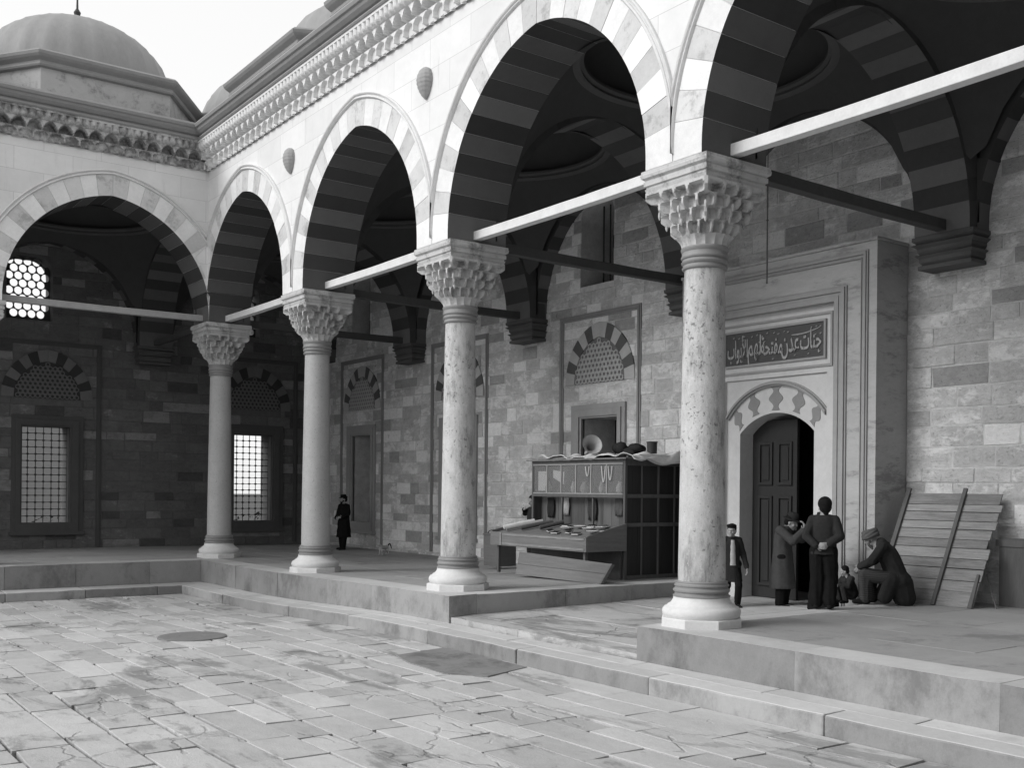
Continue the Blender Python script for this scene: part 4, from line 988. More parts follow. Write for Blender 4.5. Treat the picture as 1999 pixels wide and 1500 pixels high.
for i, (a, w_, l_, mt_) in enumerate([(-2.7, .24, .42, 'dark_cloth'), (-2.15, .2, .36, 'light_cloth'), (-1.35, .28, .44, 'stripe'), (-.5, .22, .34, 'mid_cloth')]):
    m_ = MB(); rows_ = []
    for q in range(9):
        zz = 1.56 - l_ * q / 8; rows_.append([(KX + a + w_ * j / 10 + .01 * sin(q + j), KY + .185 + .018 * sin(j * 1.7 + i) * (q / 8), zz) for j in range(11)])
    m_.loft(rows_, cap=False, closed=False); o_ = put('hanging_cloth', m_, M[mt_], hgl[i], 'hanging cloth', 'cloths hanging in the stall', smooth=True); md_ = o_.modifiers.new('solid', 'SOLIDIFY'); md_.thickness = .006
for i, (a, b_, r_) in enumerate([(-2.6, 1.68, .07), (-1.75, 1.68, .055), (-1.4, 1.68, .08), (-.85, 1.68, .06), (-.3, 1.68, .075)]):
    m_ = MB(); m_.lathe([(r_ * .6, 0), (r_, .05), (r_ * 1.05, .12), (r_ * .6, .19), (r_ * .45, .22), (r_ * .55, .24)], (KX + a, KY + .13, 1.66), 16)
    put('jar', m_, [M['light_cloth'], M['brass'], M['rib']][i % 3], ['pale jar behind the leftmost pane of the stall', 'small tin jar behind the third pane from the left', 'grey jar at the middle bar of the stall window', 'small pale jar behind the fifth pane', 'tin jar behind the rightmost pane'][i], 'jar', 'jars inside the stall window', smooth=True)
# cloth over the roof
cl = MB(); nx, ny = 46, 22; random.seed(3)
ph = [random.uniform(0, 6) for _ in range(8)]
rows = []
for i in range(nx + 1):
    u = i / nx; rr = []
    for j in range(ny + 1):
        v = j / ny; x = -KW + .15 + u * (KW + .28) ; y = .06 + v * (KD - .1) - .10 * sin(u * 3.1)
        z = KH + .075 + .045 * (y) + .030 * sin(x * 9 + ph[0] + y * 4) + .014 * sin(x * 17 + y * 11 + ph[1]) + .032 * sin(y * 9 + ph[2] + x * 3)
        if x > .11:
            d_ = x - .11; drop = max(0, 1 - ((y - .95) / .85) ** 2); x = .11 + d_ * .25 + .02; z -= d_ * .62 * drop + .01
        rr.append((KX + x, KY + y, z))
    rows.append(rr)
top = rows; 
cl.loft(top, 0, cap=False, closed=False)
oc = cl.build('canvas_sheet', M['cloth_w'], None, smooth=True); sm = oc.modifiers.new('solid', 'SOLIDIFY'); sm.thickness = .012
tag(oc, 'crumpled pale canvas sheet thrown over the stall roof and hanging down its side', 'cloth')
# sagging corner of the canvas drooping on the side: a second flap
fl = MB(); A_ = [(KX + .125, KY + .25 + 1.25 * q / 14, KH + .09 - .20 * sin(pi * q / 14) ** 1.1) for q in range(15)]; B_ = [(KX + .13, KY + .25 + 1.25 * q / 14, KH + .10) for q in range(15)]
fl.loft([B_, A_], cap=False, closed=False); of = fl.build('canvas_flap', M['cloth_w'], oc); fs_ = of.modifiers.new('solid', 'SOLIDIFY'); fs_.thickness = .012
# horn, sticks, tin on the roof
hn = MB(); d0 = Vector((9.62, 4.25, 2.49)); dd = Vector((.70, -.30, .26)).normalized()
prof = [(0, .02), (.12, .028), (.26, .05), (.38, .085), (.46, .13), (.52, .185), (.54, .21)]
aa = dd.cross(Vector((0, 0, 1))).normalized(); bb = dd.cross(aa)
rg_ = [[tuple(d0 + dd * L_ + (aa * cos(2 * pi * j / 24) + bb * sin(2 * pi * j / 24)) * r_) for j in range(24)] for L_, r_ in prof] 
rg_ += [[tuple(d0 + dd * (L_ - .004) + (aa * cos(2 * pi * j / 24) + bb * sin(2 * pi * j / 24)) * (r_ - .006)) for j in range(24)] for L_, r_ in reversed(prof)]
hn.loft(rg_, cap=True); put('horn', hn, M['brass'], 'flared metal horn lying on the stall roof below the window', 'horn', smooth=True)
tn_ = MB(); tn_.lathe([(.10, 0), (.105, .22), (.115, .225), (.115, .24), (.10, .24), (.095, .03), (.01, .02)], (11.12, 4.75, 2.47), 20); put('tin_pot', tn_, M['iron'], 'small dark pot with a ragged rim on the stall roof, right of the horn', 'pot', smooth=True)
bn = MB()
for q in range(9):
    bn.ball((10.15 + random.random() * .7, 4.55 + random.random() * .3, 2.50 + random.random() * .10), (random.uniform(.10, .2), .12, random.uniform(.07, .14)), 14, 8)
put('bundle', bn, M['dark_cloth'], 'dark bundle of rags between the horn and the pot on the stall roof', 'bundle', smooth=True)
for q in range(4):
    m_ = MB(); xs_ = 8.6 + q * .25; m_.box(-.7, .7, -.03, .03, 0, .025, M=Matrix.Translation((xs_ + .6, 3.82 + q * .18, 2.37 + .02 * q)) @ Matrix.Rotation(RD(-6 + 5 * q), 4, 'Z') @ Matrix.Rotation(RD(-1), 4, 'Y'))
    put('roof_stick', m_, M['wood_l'], ['frontmost flat stick lying on the stall roof edge', 'second flat stick from the stall roof edge', 'third flat stick from the roof edge, under the horn', 'rearmost flat stick on the stall roof'][q], 'stick', 'sticks on the stall roof')
# cabinet left of the stall
cbn = thing('wooden_box', 'upright grey wooden box with a bent handle behind the third column', 'box', (6.75, 4.1, -.03), RD(8))
m_ = MB(); m_.box(-.28, .28, -.25, .25, 0, .70); m_.build('body', M['wood'], cbn, bevel=.01)
m_ = MB(); m_.box(-.30, .30, -.27, .27, .701, .74); m_.build('lid', M['wood'], cbn, bevel=.008)
m_ = MB(); m_.tube([(-.2, -.2, .74), (-.15, -.2, .80), (.0, -.2, .83), (.15, -.2, .80), (.2, -.2, .74)], .012, 8); m_.build('handle', M['iron'], cbn, smooth=True)

# ------------------------------------------------------------------ leaning plank hatch at the right
B0 = Vector((16.42, 4.72, .0)); B1 = Vector((18.06, 4.81, 0)); T0 = Vector((16.42, 5.58, 1.74)); T1 = Vector((18.02, 5.68, 1.68))
ux = (B1 - B0).normalized(); uz = (T0 - B0).normalized(); uy = uz.cross(ux).normalized()
def HB(a, b, d): return tuple(B0 + ux * a + uz * b + uy * d)
Lw, Lh = (B1 - B0).length, (T0 - B0).length
ht = thing('plank_hatch', 'big weathered plank shutter leaning against the wall at the right', 'plank shutter', (0, 0, 0))
m_ = MB(); b = 0; random.seed(11); rws = [.26, .18, .20, .16, .18, .15, .17, .14, .16, .13, .2]
i = 0
while b < Lh - .02 and i < len(rws):
    h_ = min(rws[i], Lh - b); s0 = random.uniform(-.01, .02); s1 = Lw + random.uniform(-.04, .03)
    sk = random.uniform(-.006, .006)
    m_.prism([(s0, b + .004), (s1, b + .004 + sk), (s1, b + h_ - .008 + sk), (s0, b + h_ - .008)], 0, .022, tone=random.uniform(.1, .95), P=HB); b += h_; i += 1
m_.build('plank', M['wood_l'], ht)
m_ = MB()
for a, w_ in ((.0, .07), (Lw * .60, .06)): m_.prism([(a, -.0), (a + w_, -.0), (a + w_, Lh + .06), (a, Lh + .06)], -.045, -.003, P=HB)
m_.prism([(Lw - .07, 0), (Lw, 0), (Lw - .02, .55), (Lw - .06, .55)], -.03, -.003, P=HB)
for v_ in range(3): m_.prism([(.1, .3 + .6 * v_), (Lw - .05, .3 + .6 * v_), (Lw - .05, .38 + .6 * v_), (.1, .38 + .6 * v_)], .024, .06, P=HB)
m_.build('batten', M['wood_m'], ht)
# dark board standing behind the hatch
m_ = MB(); m_.box(18.05, 19.3, 5.56, 5.60, .0, 1.05, tone=.3); m_.box(18.0, 19.35, 5.54, 5.555, .92, 1.02, tone=.5)
put('dark_board', m_, M['wood_m'], 'low dark board standing against the wall behind the plank shutter', 'board')
m_ = MB(); m_.tube([(18.25, 5.15, 0), (18.0, 5.3, .5)], .012, 6); put('prop_stick', m_, M['wood_m'], 'thin prop stick behind the right edge of the plank shutter', 'stick')

# ------------------------------------------------------------------ people
def capsule(mb, a, b, ra, rb, seg=12):
    a = Vector(a); b = Vector(b); d = b - a
    if d.length < 1e-5: mb.ball(a, ra, seg, 8); return
    q = d.to_track_quat('Z', 'Y').to_matrix(); rr = []
    for i in range(5):
        t_ = pi / 2 * (1 - i / 4.0) * .97; rr.append((ra * cos(t_), -ra * sin(t_)))
    for i in range(5):
        t_ = pi / 2 * (i / 4.0) * .97; rr.append((rb * cos(t_), d.length + rb * sin(t_)))
    mb.loft([[tuple(a + q @ Vector((r_ * cos(2 * pi * j / seg), r_ * sin(2 * pi * j / seg), z))) for j in range(seg)] for r_, z in rr])
def ell_loft(mb, rows, seg=20):
    """rows: (centre, half width, half depth, yaw)"""
    mb.loft([[tuple(Vector(c_) + Vector((hw * cos(2 * pi * j / seg) * cos(yw) - hd_ * sin(2 * pi * j / seg) * sin(yw), hw * cos(2 * pi * j / seg) * sin(yw) + hd_ * sin(2 * pi * j / seg) * cos(yw), 0))) for j in range(seg)] for c_, hw, hd_, yw in rows])
def fuse(mb, name, mt, parent, voxel, smooth_it=2, folds=0):
    o = mb.build('tmp_' + name, mt, None, weld=False)
    r_ = o.modifiers.new('r', 'REMESH'); r_.mode = 'VOXEL'; r_.voxel_size = voxel; r_.use_smooth_shade = True
    s_ = o.modifiers.new('s', 'SMOOTH'); s_.iterations = smooth_it; s_.factor = .5
    dg = bpy.context.evaluated_depsgraph_get(); dg.update()
    me = bpy.data.meshes.new_from_object(o.evaluated_get(dg)); me.name = name
    bpy.data.objects.remove(o)
    if folds:
        me.calc_loop_triangles()
        ns = [v.normal.copy() for v in me.vertices]
        for v, n_ in zip(me.vertices, ns):
            a_ = math.atan2(n_.y, n_.x); p = v.co
            f_ = sin(a_ * 7 + p.z * 2.3) * .5 + sin(a_ * 3 + p.z * 9 + p.x * 13) * .5 + .4 * sin(p.z * 31 + a_ * 2)
            v.co = p + n_ * folds * f_ * (1 - abs(n_.z))
    for p in me.polygons: p.use_smooth = True
    n = bpy.data.objects.new(name, me); COL.objects.link(n); n.parent = parent
    if not me.materials: me.materials.append(mt)
    return n
def hand(mb, wrist, dirv, palmn, curl=.5, r=.0095, side=1):
    w_ = Vector(wrist); d = Vector(dirv).normalized(); n_ = Vector(palmn); n_ = (n_ - d * n_.dot(d)).normalized(); s_ = d.cross(n_).normalized() * side
    for t_, q in ((.0, .02), (.35, .026), (.7, .032), (1, .034)):
        pass
    for o_ in (-.026, -.009, .009, .026): capsule(mb, w_ + s_ * o_ * .5, w_ + d * .085 + s_ * o_, .015, .0125, 8)
    for i, (o_, L_) in enumerate(((-.028, .068), (-.0095, .08), (.0095, .075), (.028, .058))):
        p = w_ + d * .085 + s_ * o_; dr_ = d.copy()
        for k_, fr in enumerate((.45, .3, .25)):
            ang = curl * (.6 + .5 * k_); dr_ = (dr_ * cos(ang) + n_ * sin(ang)).normalized(); n2 = n_
            q = p + dr_ * L_ * fr; capsule(mb, p, q, r, r * .92, 8); p = q
    p = w_ + d * .02 - s_ * .026; q = p + (d * .6 - s_ * .8 + n_ * .3).normalized() * .038; capsule(mb, p, q, .013, .011, 8); capsule(mb, q, q + (d * .9 - s_ * .2 + n_ * .4).normalized() * .032, .011, .009, 8)
def head(mb, c_, fwd, s_=1.0, up=(0, 0, 1)):
    c_ = Vector(c_); f_ = Vector(fwd).normalized(); u_ = Vector(up); r_ = f_.cross(u_).normalized(); u_ = r_.cross(f_).normalized()
    R_ = Matrix((r_, f_, u_)).transposed()
    P_ = lambda a, b, c2: c_ + (r_ * a + f_ * b + u_ * c2) * s_
    mb.ball(P_(0, -.008, .025), (.074 * s_, .092 * s_, .088 * s_), 20, 14, M=R_)
    mb.ball(P_(0, .012, -.035), (.060 * s_, .074 * s_, .078 * s_), 18, 12, M=R_)
    capsule(mb, P_(0, .062, -.085), P_(0, .058, -.09), .024 * s_, .024 * s_)
    capsule(mb, P_(0, .082, .018), P_(0, .100, -.022), .009 * s_, .015 * s_, 8)          # nose
    capsule(mb, P_(-.032, .074, .024), P_(.032, .074, .024), .012 * s_, .012 * s_, 8)    # brow
    capsule(mb, P_(-.02, .080, -.052), P_(.02, .080, -.052), .009 * s_, .009 * s_, 8)    # mouth
    for q in (-1, 1):
        mb.ball(P_(q * .074, -.004, -.012), (.010 * s_, .020 * s_, .032 * s_), 8, 6, M=R_)
        mb.ball(P_(q * .040, .062, -.03), .022 * s_, 10, 8)
    capsule(mb, P_(0, -.02, -.07), P_(0, -.03, -.16), .052 * s_, .056 * s_)
    return P_, R_
def figure(label, loc, rz, H, pose):
    """standing figure in local axes, +y is forward; pose overrides joints (for H = 1.7)"""
    t = thing('person', label, 'person', loc, rz); k_ = H / 1.7; t.scale = (k_, k_, k_)
    J = dict(head=(0, .03, 1.57), neck=(0, 0, 1.42), chest=(0, 0, 1.25), waist=(0, 0, 1.05), pelvis=(0, 0, .92),
             shL=(-.165, 0, 1.365), shR=(.165, 0, 1.365), elL=(-.24, -.02, 1.09), elR=(.24, -.02, 1.09), wrL=(-.25, .06, .85), wrR=(.25, .06, .85),
             hpL=(-.09, 0, .90), hpR=(.09, 0, .90), knL=(-.10, .02, .48), knR=(.10, .02, .48), anL=(-.10, -.02, .08), anR=(.10, -.02, .08), face=(0, 1, 0),
             toL=None, toR=None, hdL=(0, .2, -1), hdR=(0, .2, -1), pnL=(1, 0, 0), pnR=(-1, 0, 0), cuL=.35, cuR=.35)
    J.update(pose)
    b = MB()
    P_, R_ = head(b, J['head'], J['face'], 1.1); J['HP'] = P_; J['HR'] = R_
    capsule(b, J['neck'], Vector(J['head']) + Vector((0, -.02, -.06)), .058, .052)
    capsule(b, Vector(J['chest']) + Vector((-.06, 0, .0)), Vector(J['chest']) + Vector((.07, 0, .03)), .095, .095, 14)
    capsule(b, J['chest'], J['waist'], .105, .10, 14); capsule(b, J['waist'], J['pelvis'], .12, .13, 14)
    capsule(b, J['hpL'], J['hpR'], .11, .11, 14)
    for q in 'LR':
        capsule(b, J['neck'], J['sh' + q], .05, .05); capsule(b, J['sh' + q], J['el' + q], .05, .04); capsule(b, J['el' + q], J['wr' + q], .042, .028)
        capsule(b, J['hp' + q], J['kn' + q], .085, .058); capsule(b, J['kn' + q], J['an' + q], .056, .038)
        to = J['to' + q] or (J['an' + q][0] * 1.2, J['an' + q][1] + .17, J['an' + q][2] - .04); J['to' + q] = to
        capsule(b, Vector(J['an' + q]) + Vector((0, -.03, -.035)), to, .04, .032)
        hand(b, J['wr' + q], J['hd' + q], J['pn' + q], J['cu' + q], side=1 if q == 'L' else -1)
    fuse(b, 'body', M['skin'], t, .0085, 2)
    return t, J
def garment(t, J, name, mt, rows, sleeves=True, sr=(.074, .060, .052), voxel=.015, folds=.011, extra=None, full=1.0):
    g_ = MB(); 
    if rows: ell_loft(g_, rows, 24)
    if sleeves:
        for q in 'LR':
            if sleeves != True and q not in sleeves: continue
            capsule(g_, Vector(J['neck']) * .5 + Vector(J['sh' + q]) * .5 + Vector((0, 0, -.01)), J['sh' + q], .075, .074)
            capsule(g_, J['sh' + q], J['el' + q], sr[0], sr[1]); e = Vector(J['el' + q]); w_ = Vector(J['wr' + q]); capsule(g_, e, e + (w_ - e) * .93, sr[1], sr[2])
    if extra: extra(g_)
    return fuse(g_, name, mt, t, voxel, 3, folds)
def trousers(t, J, mt, r0=.105, r1=.085, r2=.075, folds=.007, zend=.1):
    def ex(g_):
        capsule(g_, J['hpL'], J['hpR'], .125, .125)
        for q in 'LR':
            a = Vector(J['kn' + q]); b = Vector(J['an' + q]); capsule(g_, J['hp' + q], a, r0, r1); capsule(g_, a, a + (b - a) * .93, r1, r2)
    return garment(t, J, 'trousers', mt, None, False, extra=ex, folds=folds)
def shoes(t, J, mt=None):
    s_ = MB()
    for q in 'LR':
        a = Vector(J['an' + q]); to = Vector(J['to' + q]); capsule(s_, a + Vector((0, -.035, -.03)), to, .05, .04); capsule(s_, a + Vector((0, -.01, .03)), a + Vector((0, -.03, -.03)), .048, .05)
    fuse(s_, 'shoes', mt or M['hair'], t, .012, 2)
def hair(t, J, mt=None, back=0.0, bulk=1.0):
    h_ = MB(); P_ = J['HP']; R_ = J['HR']
    h_.ball(P_(0, -.026, .046), (.095 * bulk, .104 * bulk, .098 * bulk), 20, 12, M=R_); h_.ball(P_(0, -.05, .0), (.086 * bulk, .072 * bulk, .092 * bulk), 18, 12, M=R_)
    if back: capsule(h_, P_(0, -.06, -.03), P_(0, -.055, -.085), .055, .045)
    fuse(h_, 'hair', mt or M['hair'], t, .009, 1, .003)
def lathe_hat(t, J, name, mt, prof, off=(0, -.01, .03), tilt=None):
    h_ = MB(); P_ = J['HP']; R_ = J['HR']; c_ = P_(*off)
    h_.loft([[tuple(c_ + R_ @ Vector((r_ * .92 * cos(2 * pi * j / 28), r_ * 1.05 * sin(2 * pi * j / 28), z))) for j in range(28)] for r_, z in prof]); return h_.build(name, mt, t, smooth=True)
z3 = lambda x, y, z: (x, y, z)
coat_rows = lambda hem, wd=1.0, hd_=1.0: [(z3(0, 0, 1.44), .085, .075, 0), (z3(0, 0, 1.40), .14 * wd, .10, 0), (z3(0, 0, 1.30), .185 * wd, .135 * hd_, 0), (z3(0, .0, 1.12), .175 * wd, .135 * hd_, 0), (z3(0, 0, .98), .180 * wd, .145 * hd_, 0), (z3(0, 0, .82), .205 * wd, .165 * hd_, 0), (z3(0, 0, (hem + .82) / 2), .225 * wd, .185 * hd_, 0), (z3(0, 0, hem), .245 * wd, .20 * hd_, 0)]
# 1 far man in a long dark coat
t, J = figure('man in a long dark coat and hat standing alone beside the far doorway', (-2.45, 4.75, -.16), RD(-165), 1.66, dict(knL=(-.09, .04, .48), anL=(-.10, .10, .08), wrL=(-.12, .18, 1.02), elL=(-.25, .03, 1.12), wrR=(.13, .2, .98), elR=(.25, .03, 1.1), hdL=(1, .4, 0), hdR=(-1, .4, 0), face=(.3, 1, -.1)))
garment(t, J, 'coat', M['black_cloth'], coat_rows(.40, 1.05)); trousers(t, J, M['black_cloth']); shoes(t, J); hair(t, J)
lathe_hat(t, J, 'hat', M['black_cloth'], [(.135, .0), (.135, .012), (.088, .018), (.085, .09), (.06, .10), (.005, .10)], (0, -.01, .05))
def beard(t, J, mt, L_=.07):
    b_ = MB(); P_ = J['HP']; capsule(b_, P_(0, .055, -.07), P_(0, .055, -.08 - L_), .045, .02); capsule(b_, P_(-.05, .02, -.03), P_(0, .06, -.08), .025, .035); capsule(b_, P_(.05, .02, -.03), P_(0, .06, -.08), .025, .035); fuse(b_, 'beard', mt, t, .01, 1, .003)
beard(t, J, M['hair'], .03)
# 2 stallkeeper whose bent arm shows at the left of the booth
t, J = figure('stallkeeper in dark clothes leaning at the left corner of the booth with a bent elbow', (7.86, 4.22, -.03), RD(172), 1.62, dict(elR=(.45, -.02, 1.27), wrR=(.20, .14, 1.38), elL=(-.3, .05, 1.1), wrL=(-.1, .25, 1.0), hdR=(-1, .5, .2), hdL=(1, .6, 0), face=(-.3, 1, -.3)))
garment(t, J, 'jacket', M['dark_cloth'], coat_rows(.72)); trousers(t, J, M['dark_cloth']); shoes(t, J); hair(t, J)
# 3 boy beside the nearest column
t, J = figure('boy in a flat cap and open dark coat walking past the nearest column', (13.98, 3.99, -.34), RD(-120), 1.50, dict(head=(0, .03, 1.56), knL=(-.10, .20, .50), anL=(-.11, .10, .12), knR=(.09, .06, .48), anR=(.10, -.22, .12), toR=(.11, -.06, .03), toL=(-.12, .28, .06), wrL=(-.29, .12, .83), wrR=(.27, -.02, .82), elL=(-.26, -.03, 1.08), face=(.6, 1, 0)))
def fl_(g_): pass
garment(t, J, 'coat', M['dark_cloth'], coat_rows(.55, .98)); trousers(t, J, M['black_cloth'], .09, .075, .065); shoes(t, J); hair(t, J)
lathe_hat(t, J, 'cap', M['hair'], [(.088, .0), (.10, .03), (.108, .05), (.095, .07), (.05, .082), (.005, .084)], (0, .0, .048))
sh = MB(); ell_loft(sh, [(z3(0, .105, 1.38), .035, .03, 0), (z3(0, .12, 1.25), .05, .03, 0), (z3(0, .125, 1.05), .055, .035, 0), (z3(0, .14, .88), .06, .04, 0)]); sh.build('shirt', M['light_cloth'], t, smooth=True)
# 4 man in a long grey coat, head bowed, hands at his face
t, J = figure('man in a long grey overcoat and brimmed hat lifting his hands to his face', (14.42, 4.85, -.345), RD(-68), 1.74, dict(head=(0, .14, 1.50), neck=(0, .05, 1.40), face=(0, 1, -.35), elL=(-.20, .26, 1.20), wrL=(-.06, .35, 1.40), elR=(.22, .24, 1.18), wrR=(.08, .38, 1.36), hdL=(.3, -.1, 1), hdR=(-.4, .1, 1), pnL=(.3, -1, 0), pnR=(-.3, -1, 0), cuL=.6, cuR=.5, knL=(-.10, .03, .48), knR=(.10, .0, .48)))
garment(t, J, 'overcoat', M['grey_cloth'], [(z3(0, .05, 1.44), .09, .08, 0), (z3(0, .03, 1.39), .18, .12, 0), (z3(0, .0, 1.28), .205, .15, 0), (z3(0, -.01, 1.08), .19, .15, 0), (z3(0, -.01, .85), .215, .18, 0), (z3(0, -.01, .6), .235, .205, 0), (z3(0, -.01, .36), .26, .225, 0)], sr=(.085, .075, .07), folds=.006)
trousers(t, J, M['black_cloth'], .1, .09, .085); shoes(t, J); hair(t, J)
lathe_hat(t, J, 'hat', M['dark_cloth'], [(.15, -.01), (.15, .004), (.092, .016), (.09, .10), (.07, .125), (.005, .115)], (0, -.01, .045))
# 5 man seen from behind
t, J = figure('bareheaded man in a dark jacket seen from behind with his hands clasped at his back', (16.86, 2.86, 0.004), RD(32), 1.63, dict(elL=(-.255, -.10, 1.12), wrL=(-.085, -.19, .97), elR=(.255, -.10, 1.12), wrR=(.10, -.175, 1.01), hdL=(1, -.25, -.15), hdR=(-1, -.3, -.15), pnL=(0, 1, .2), pnR=(0, 1, .2), cuL=.5, cuR=.55, face=(-.5, 1, 0), knL=(-.09, .0, .48), knR=(.10, .03, .48)))
garment(t, J, 'jacket', M['dark_cloth'], [(z3(0, 0, 1.445), .09, .08, 0), (z3(0, 0, 1.40), .18, .115, 0), (z3(0, 0, 1.28), .21, .14, 0), (z3(0, 0, 1.12), .195, .135, 0), (z3(0, 0, .98), .195, .14, 0), (z3(0, 0, .84), .215, .155, 0)], sr=(.082, .068, .058), folds=.005)
trousers(t, J, M['black_cloth'], .125, .115, .095, .008); shoes(t, J); hair(t, J, back=1, bulk=1.14)
# 6 man mostly hidden behind him
t, J = figure('man in a dark robe mostly hidden behind the man with clasped hands', (15.84, 4.17, -.35), RD(150), 1.72, dict(elL=(-.33, .02, 1.12), elR=(.30, .05, 1.12), wrL=(-.2, .2, .95), face=(-.2, 1, -.1)))
garment(t, J, 'robe', M['black_cloth'], coat_rows(.16, 1.2, 1.2)); shoes(t, J); hair(t, J); beard(t, J, M['hair'])
lathe_hat(t, J, 'cap', M['dark_cloth'], [(.09, 0), (.088, .09), (.08, .11), (.005, .115)], (0, -.01, .05))
# 7 seated old man with turban, bent forward
t, J = figure('old man in a turban sitting bent forward on a low seat beside the portal', (17.02, 4.26, 0.004), RD(118), 1.62, dict(head=(0, .30, 1.06), neck=(0, .14, .98), chest=(0, .04, .80), waist=(0, -.06, .58), pelvis=(0, -.10, .42), face=(0, 1, -.55), shL=(-.17, .10, .94), shR=(.17, .10, .94), elL=(-.24, .26, .70), elR=(.24, .26, .70), wrL=(-.08, .46, .60), wrR=(.09, .46, .58), hdL=(.3, .6, -.6), hdR=(-.3, .6, -.6), hpL=(-.10, -.08, .42), hpR=(.10, -.08, .42), knL=(-.15, .36, .47), knR=(.15, .34, .46), anL=(-.14, .36, .08), anR=(.14, .30, .08)))
def ex7(g_):
    capsule(g_, J['chest'], J['waist'], .17, .17); capsule(g_, J['waist'], J['pelvis'], .17, .19); capsule(g_, Vector(J['pelvis']) + Vector((-.05, -.06, -.05)), Vector(J['pelvis']) + Vector((.1, -.12, -.28)), .17, .15); capsule(g_, J['neck'], J['chest'], .10, .16)
    capsule(g_, (.14, .0, .40), (.18, .15, .14), .13, .12); capsule(g_, (-.14, -.05, .40), (-.18, .05, .14), .13, .12); capsule(g_, (0, -.16, .36), (0, -.22, .12), .2, .18)
garment(t, J, 'coat', M['dark_cloth'], None, True, (.085, .075, .062), folds=.009, extra=ex7)
trousers(t, J, M['stripe'], .115, .11, .095, .01); shoes(t, J)
tb = MB(); P_, R_ = J['HP'], J['HR']
for q in range(5):
    zz = .02 + .022 * q; rr_ = .092 + (.016 if q in (1, 2) else .004) - (.02 if q == 4 else 0)
    tb.tube([P_(rr_ * cos(2 * pi * a / 24), -.012 + rr_ * 1.1 * sin(2 * pi * a / 24), zz + .02 * sin(2 * pi * a / 24 + q * 1.4)) for a in range(25)], .024, 8)
tb.ball(P_(0, -.02, .07), (.085, .095, .065), 18, 10, M=R_)
fuse(tb, 'turban', M['mid_cloth'], t, .011, 1); beard(t, J, M['mid_cloth'], .06)
sb = thing('low_stool', 'low rough wooden stool under the seated old man', 'stool', (17.10, 4.35, 0.003), RD(118))
m_ = MB(); m_.box(-.14, .14, -.18, .04, .21, .25); m_.build('seat', M['wood_m'], sb, bevel=.005)
for a, b in ((-.13, -.17), (.09, -.17), (-.13, -.03), (.09, -.03)):
    m_ = MB(); m_.box(a, a + .04, b, b + .04, 0, .21); m_.build('leg', M['wood_m'], sb)
# 8 small child crouching between them
t, J = figure('small child crouching by the portal jamb left of the seated old man', (16.48, 3.95, -.0), RD(165), 1.05, dict(head=(0, .12, .80), neck=(0, .04, .66), chest=(0, -.0, .54), waist=(0, -.06, .38), pelvis=(0, -.10, .24), face=(.5, 1, -.3), shL=(-.16, .02, .62), shR=(.16, .02, .62), elL=(-.22, .16, .44), elR=(.22, .16, .44), wrL=(-.08, .34, .46), wrR=(.08, .34, .45), hdL=(.4, .7, -.3), hdR=(-.4, .7, -.3), hpL=(-.09, -.08, .24), hpR=(.09, -.08, .24), knL=(-.13, .26, .42), knR=(.13, .26, .42), anL=(-.12, .16, .08), anR=(.12, .16, .08)))
def ex8(g_): capsule(g_, J['chest'], J['pelvis'], .16, .18); capsule(g_, J['neck'], J['chest'], .10, .15)
garment(t, J, 'coat', M['dark_cloth'], None, True, (.08, .07, .06), extra=ex8); trousers(t, J, M['dark_cloth']); shoes(t, J); hair(t, J)

# cat on the platform
ct_ = thing('cat', 'small pale cat with a dark tail walking on the arcade floor near the wall', 'cat', (.45, 4.55, -.13), RD(205))
b = MB()
capsule(b, (0, -.13, .20), (0, .02, .205), .062, .056); capsule(b, (0, .02, .205), (0, .15, .20), .056, .060); capsule(b, (0, .15, .22), (0, .22, .27), .045, .036)
b.ball((0, .26, .29), (.042, .052, .042), 14, 10); capsule(b, (0, .29, .28), (0, .315, .272), .022, .016)
for s_ in (-1, 1):
    b.loft([[(s_ * .026 + .014 * cos(a * pi / 2) * k_, .25 + .008 * sin(a * pi / 2) * k_, z) for a in range(4)] for k_, z in ((1, .315), (.2, .352))])
    capsule(b, (s_ * .035, .14, .19), (s_ * .036, .16, .10), .028, .017); capsule(b, (s_ * .036, .16, .10), (s_ * .036, .15 + s_ * .03, .015), .016, .012); capsule(b, (s_ * .036, .15 + s_ * .03, .012), (s_ * .036, .175 + s_ * .03, .010), .013, .012)
    capsule(b, (s_ * .038, -.12, .19), (s_ * .042, -.09, .12), .042, .026); capsule(b, (s_ * .042, -.09, .12), (s_ * .04, -.15, .07), .020, .014); capsule(b, (s_ * .04, -.15, .07), (s_ * .04, -.135 - s_ * .02, .013), .013, .011); capsule(b, (s_ * .04, -.135 - s_ * .02, .012), (s_ * .04, -.105 - s_ * .02, .010), .013, .012)
fuse(b, 'body', M['fur'], ct_, .007, 2)
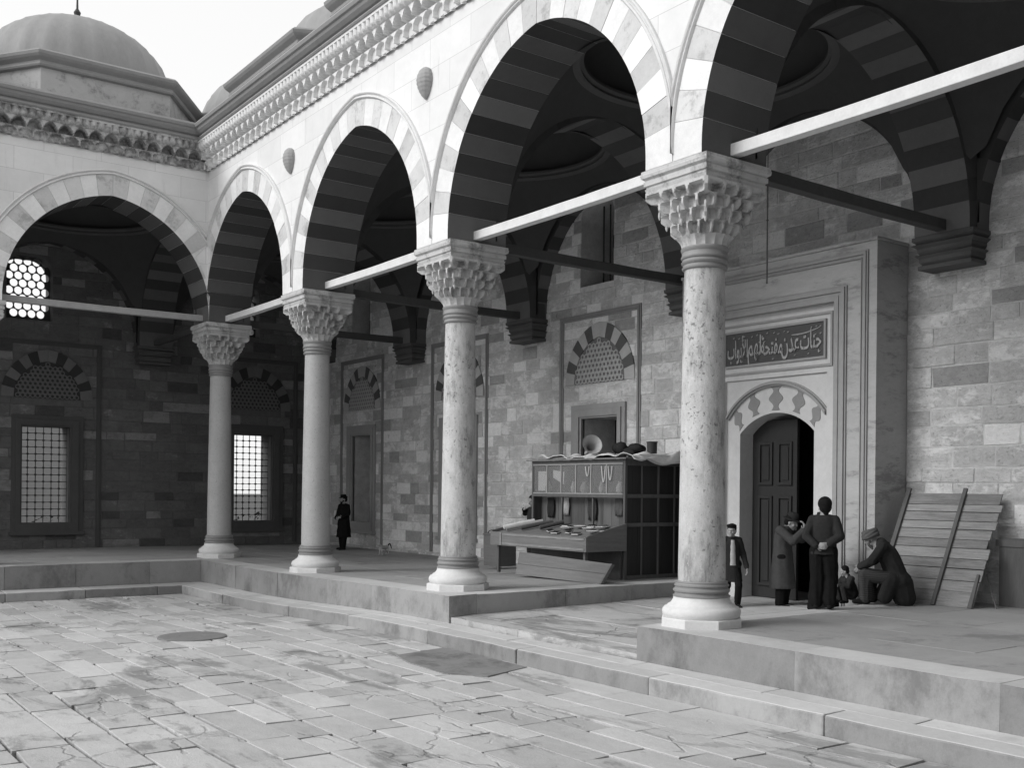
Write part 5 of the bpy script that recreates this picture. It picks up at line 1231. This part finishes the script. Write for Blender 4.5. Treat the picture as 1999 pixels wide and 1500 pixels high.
b = MB(); b.tube([(0, -.17, .23), (0, -.22, .29), (0, -.27, .29), (0, -.31, .22), (0, -.34, .15)], [.02, .02, .018, .017, .012], 10); b.build('tail', M['hair'], ct_, smooth=True)

# ------------------------------------------------------------------ outside the side wall: garden seen through the grilles
random.seed(5)
ow = MB(); ow.box(-24, -23, -9, 6.2, -1.2, 4.6, tone=.5); ow.box(-24.1, -22.9, -9.1, 6.3, 4.6, 4.8, tone=.3)
tag(ow.build('garden_wall', stone('rendered_wall', .34, .6, .6, .6, .1)), 'pale rendered building beyond the garden, seen through the left grilled window', 'building')
def bush(x, y, z, r_, h_, label):
    t = thing('bush', label, 'bush', (x, y, z), 0, 'bushes beyond the grilled windows'); m_ = MB()
    for i in range(520):
        a = random.uniform(0, 2 * pi); rr = r_ * sqrt(random.random()); zz = h_ * random.random() * sqrt(max(0, 1 - (rr / r_) ** 2) + .1)
        c_ = Vector((rr * cos(a), rr * sin(a), zz)); s_ = random.uniform(.05, .12); n_ = Vector((random.gauss(0, 1), random.gauss(0, 1), random.gauss(0, 1))).normalized(); a1 = n_.orthogonal().normalized(); b1 = n_.cross(a1)
        m_.add([tuple(c_ + a1 * s_), tuple(c_ + b1 * s_ * .5), tuple(c_ - a1 * s_), tuple(c_ - b1 * s_ * .5)], [(0, 1, 2, 3)])
    m_.build('foliage', M['leaf'], t)
    m_ = MB(); m_.tube([(0, 0, 0), (.05, 0, h_ * .5), (0, .05, h_ * .8)], [.06, .04, .02], 7); m_.build('stem', M['wood_m'], t)
for i, (x, y, r_, h_) in enumerate([(-11, 1.5, 1.3, 2.0), (-12, -1.5, 1.2, 1.7), (-10.5, 5.0, 1.2, 1.9), (-13, 7.2, 1.4, 2.1), (-9.5, -3.2, 1.0, 1.5)]):
    bush(x, y, -1.1, r_, h_, ['dark bush outside the left grilled window, to its right', 'low bush outside the left grilled window', 'dark bush filling the foot of the narrow bright grilled window', 'tall bush further behind the narrow grilled window', 'small bush close outside the left grilled window'][i])
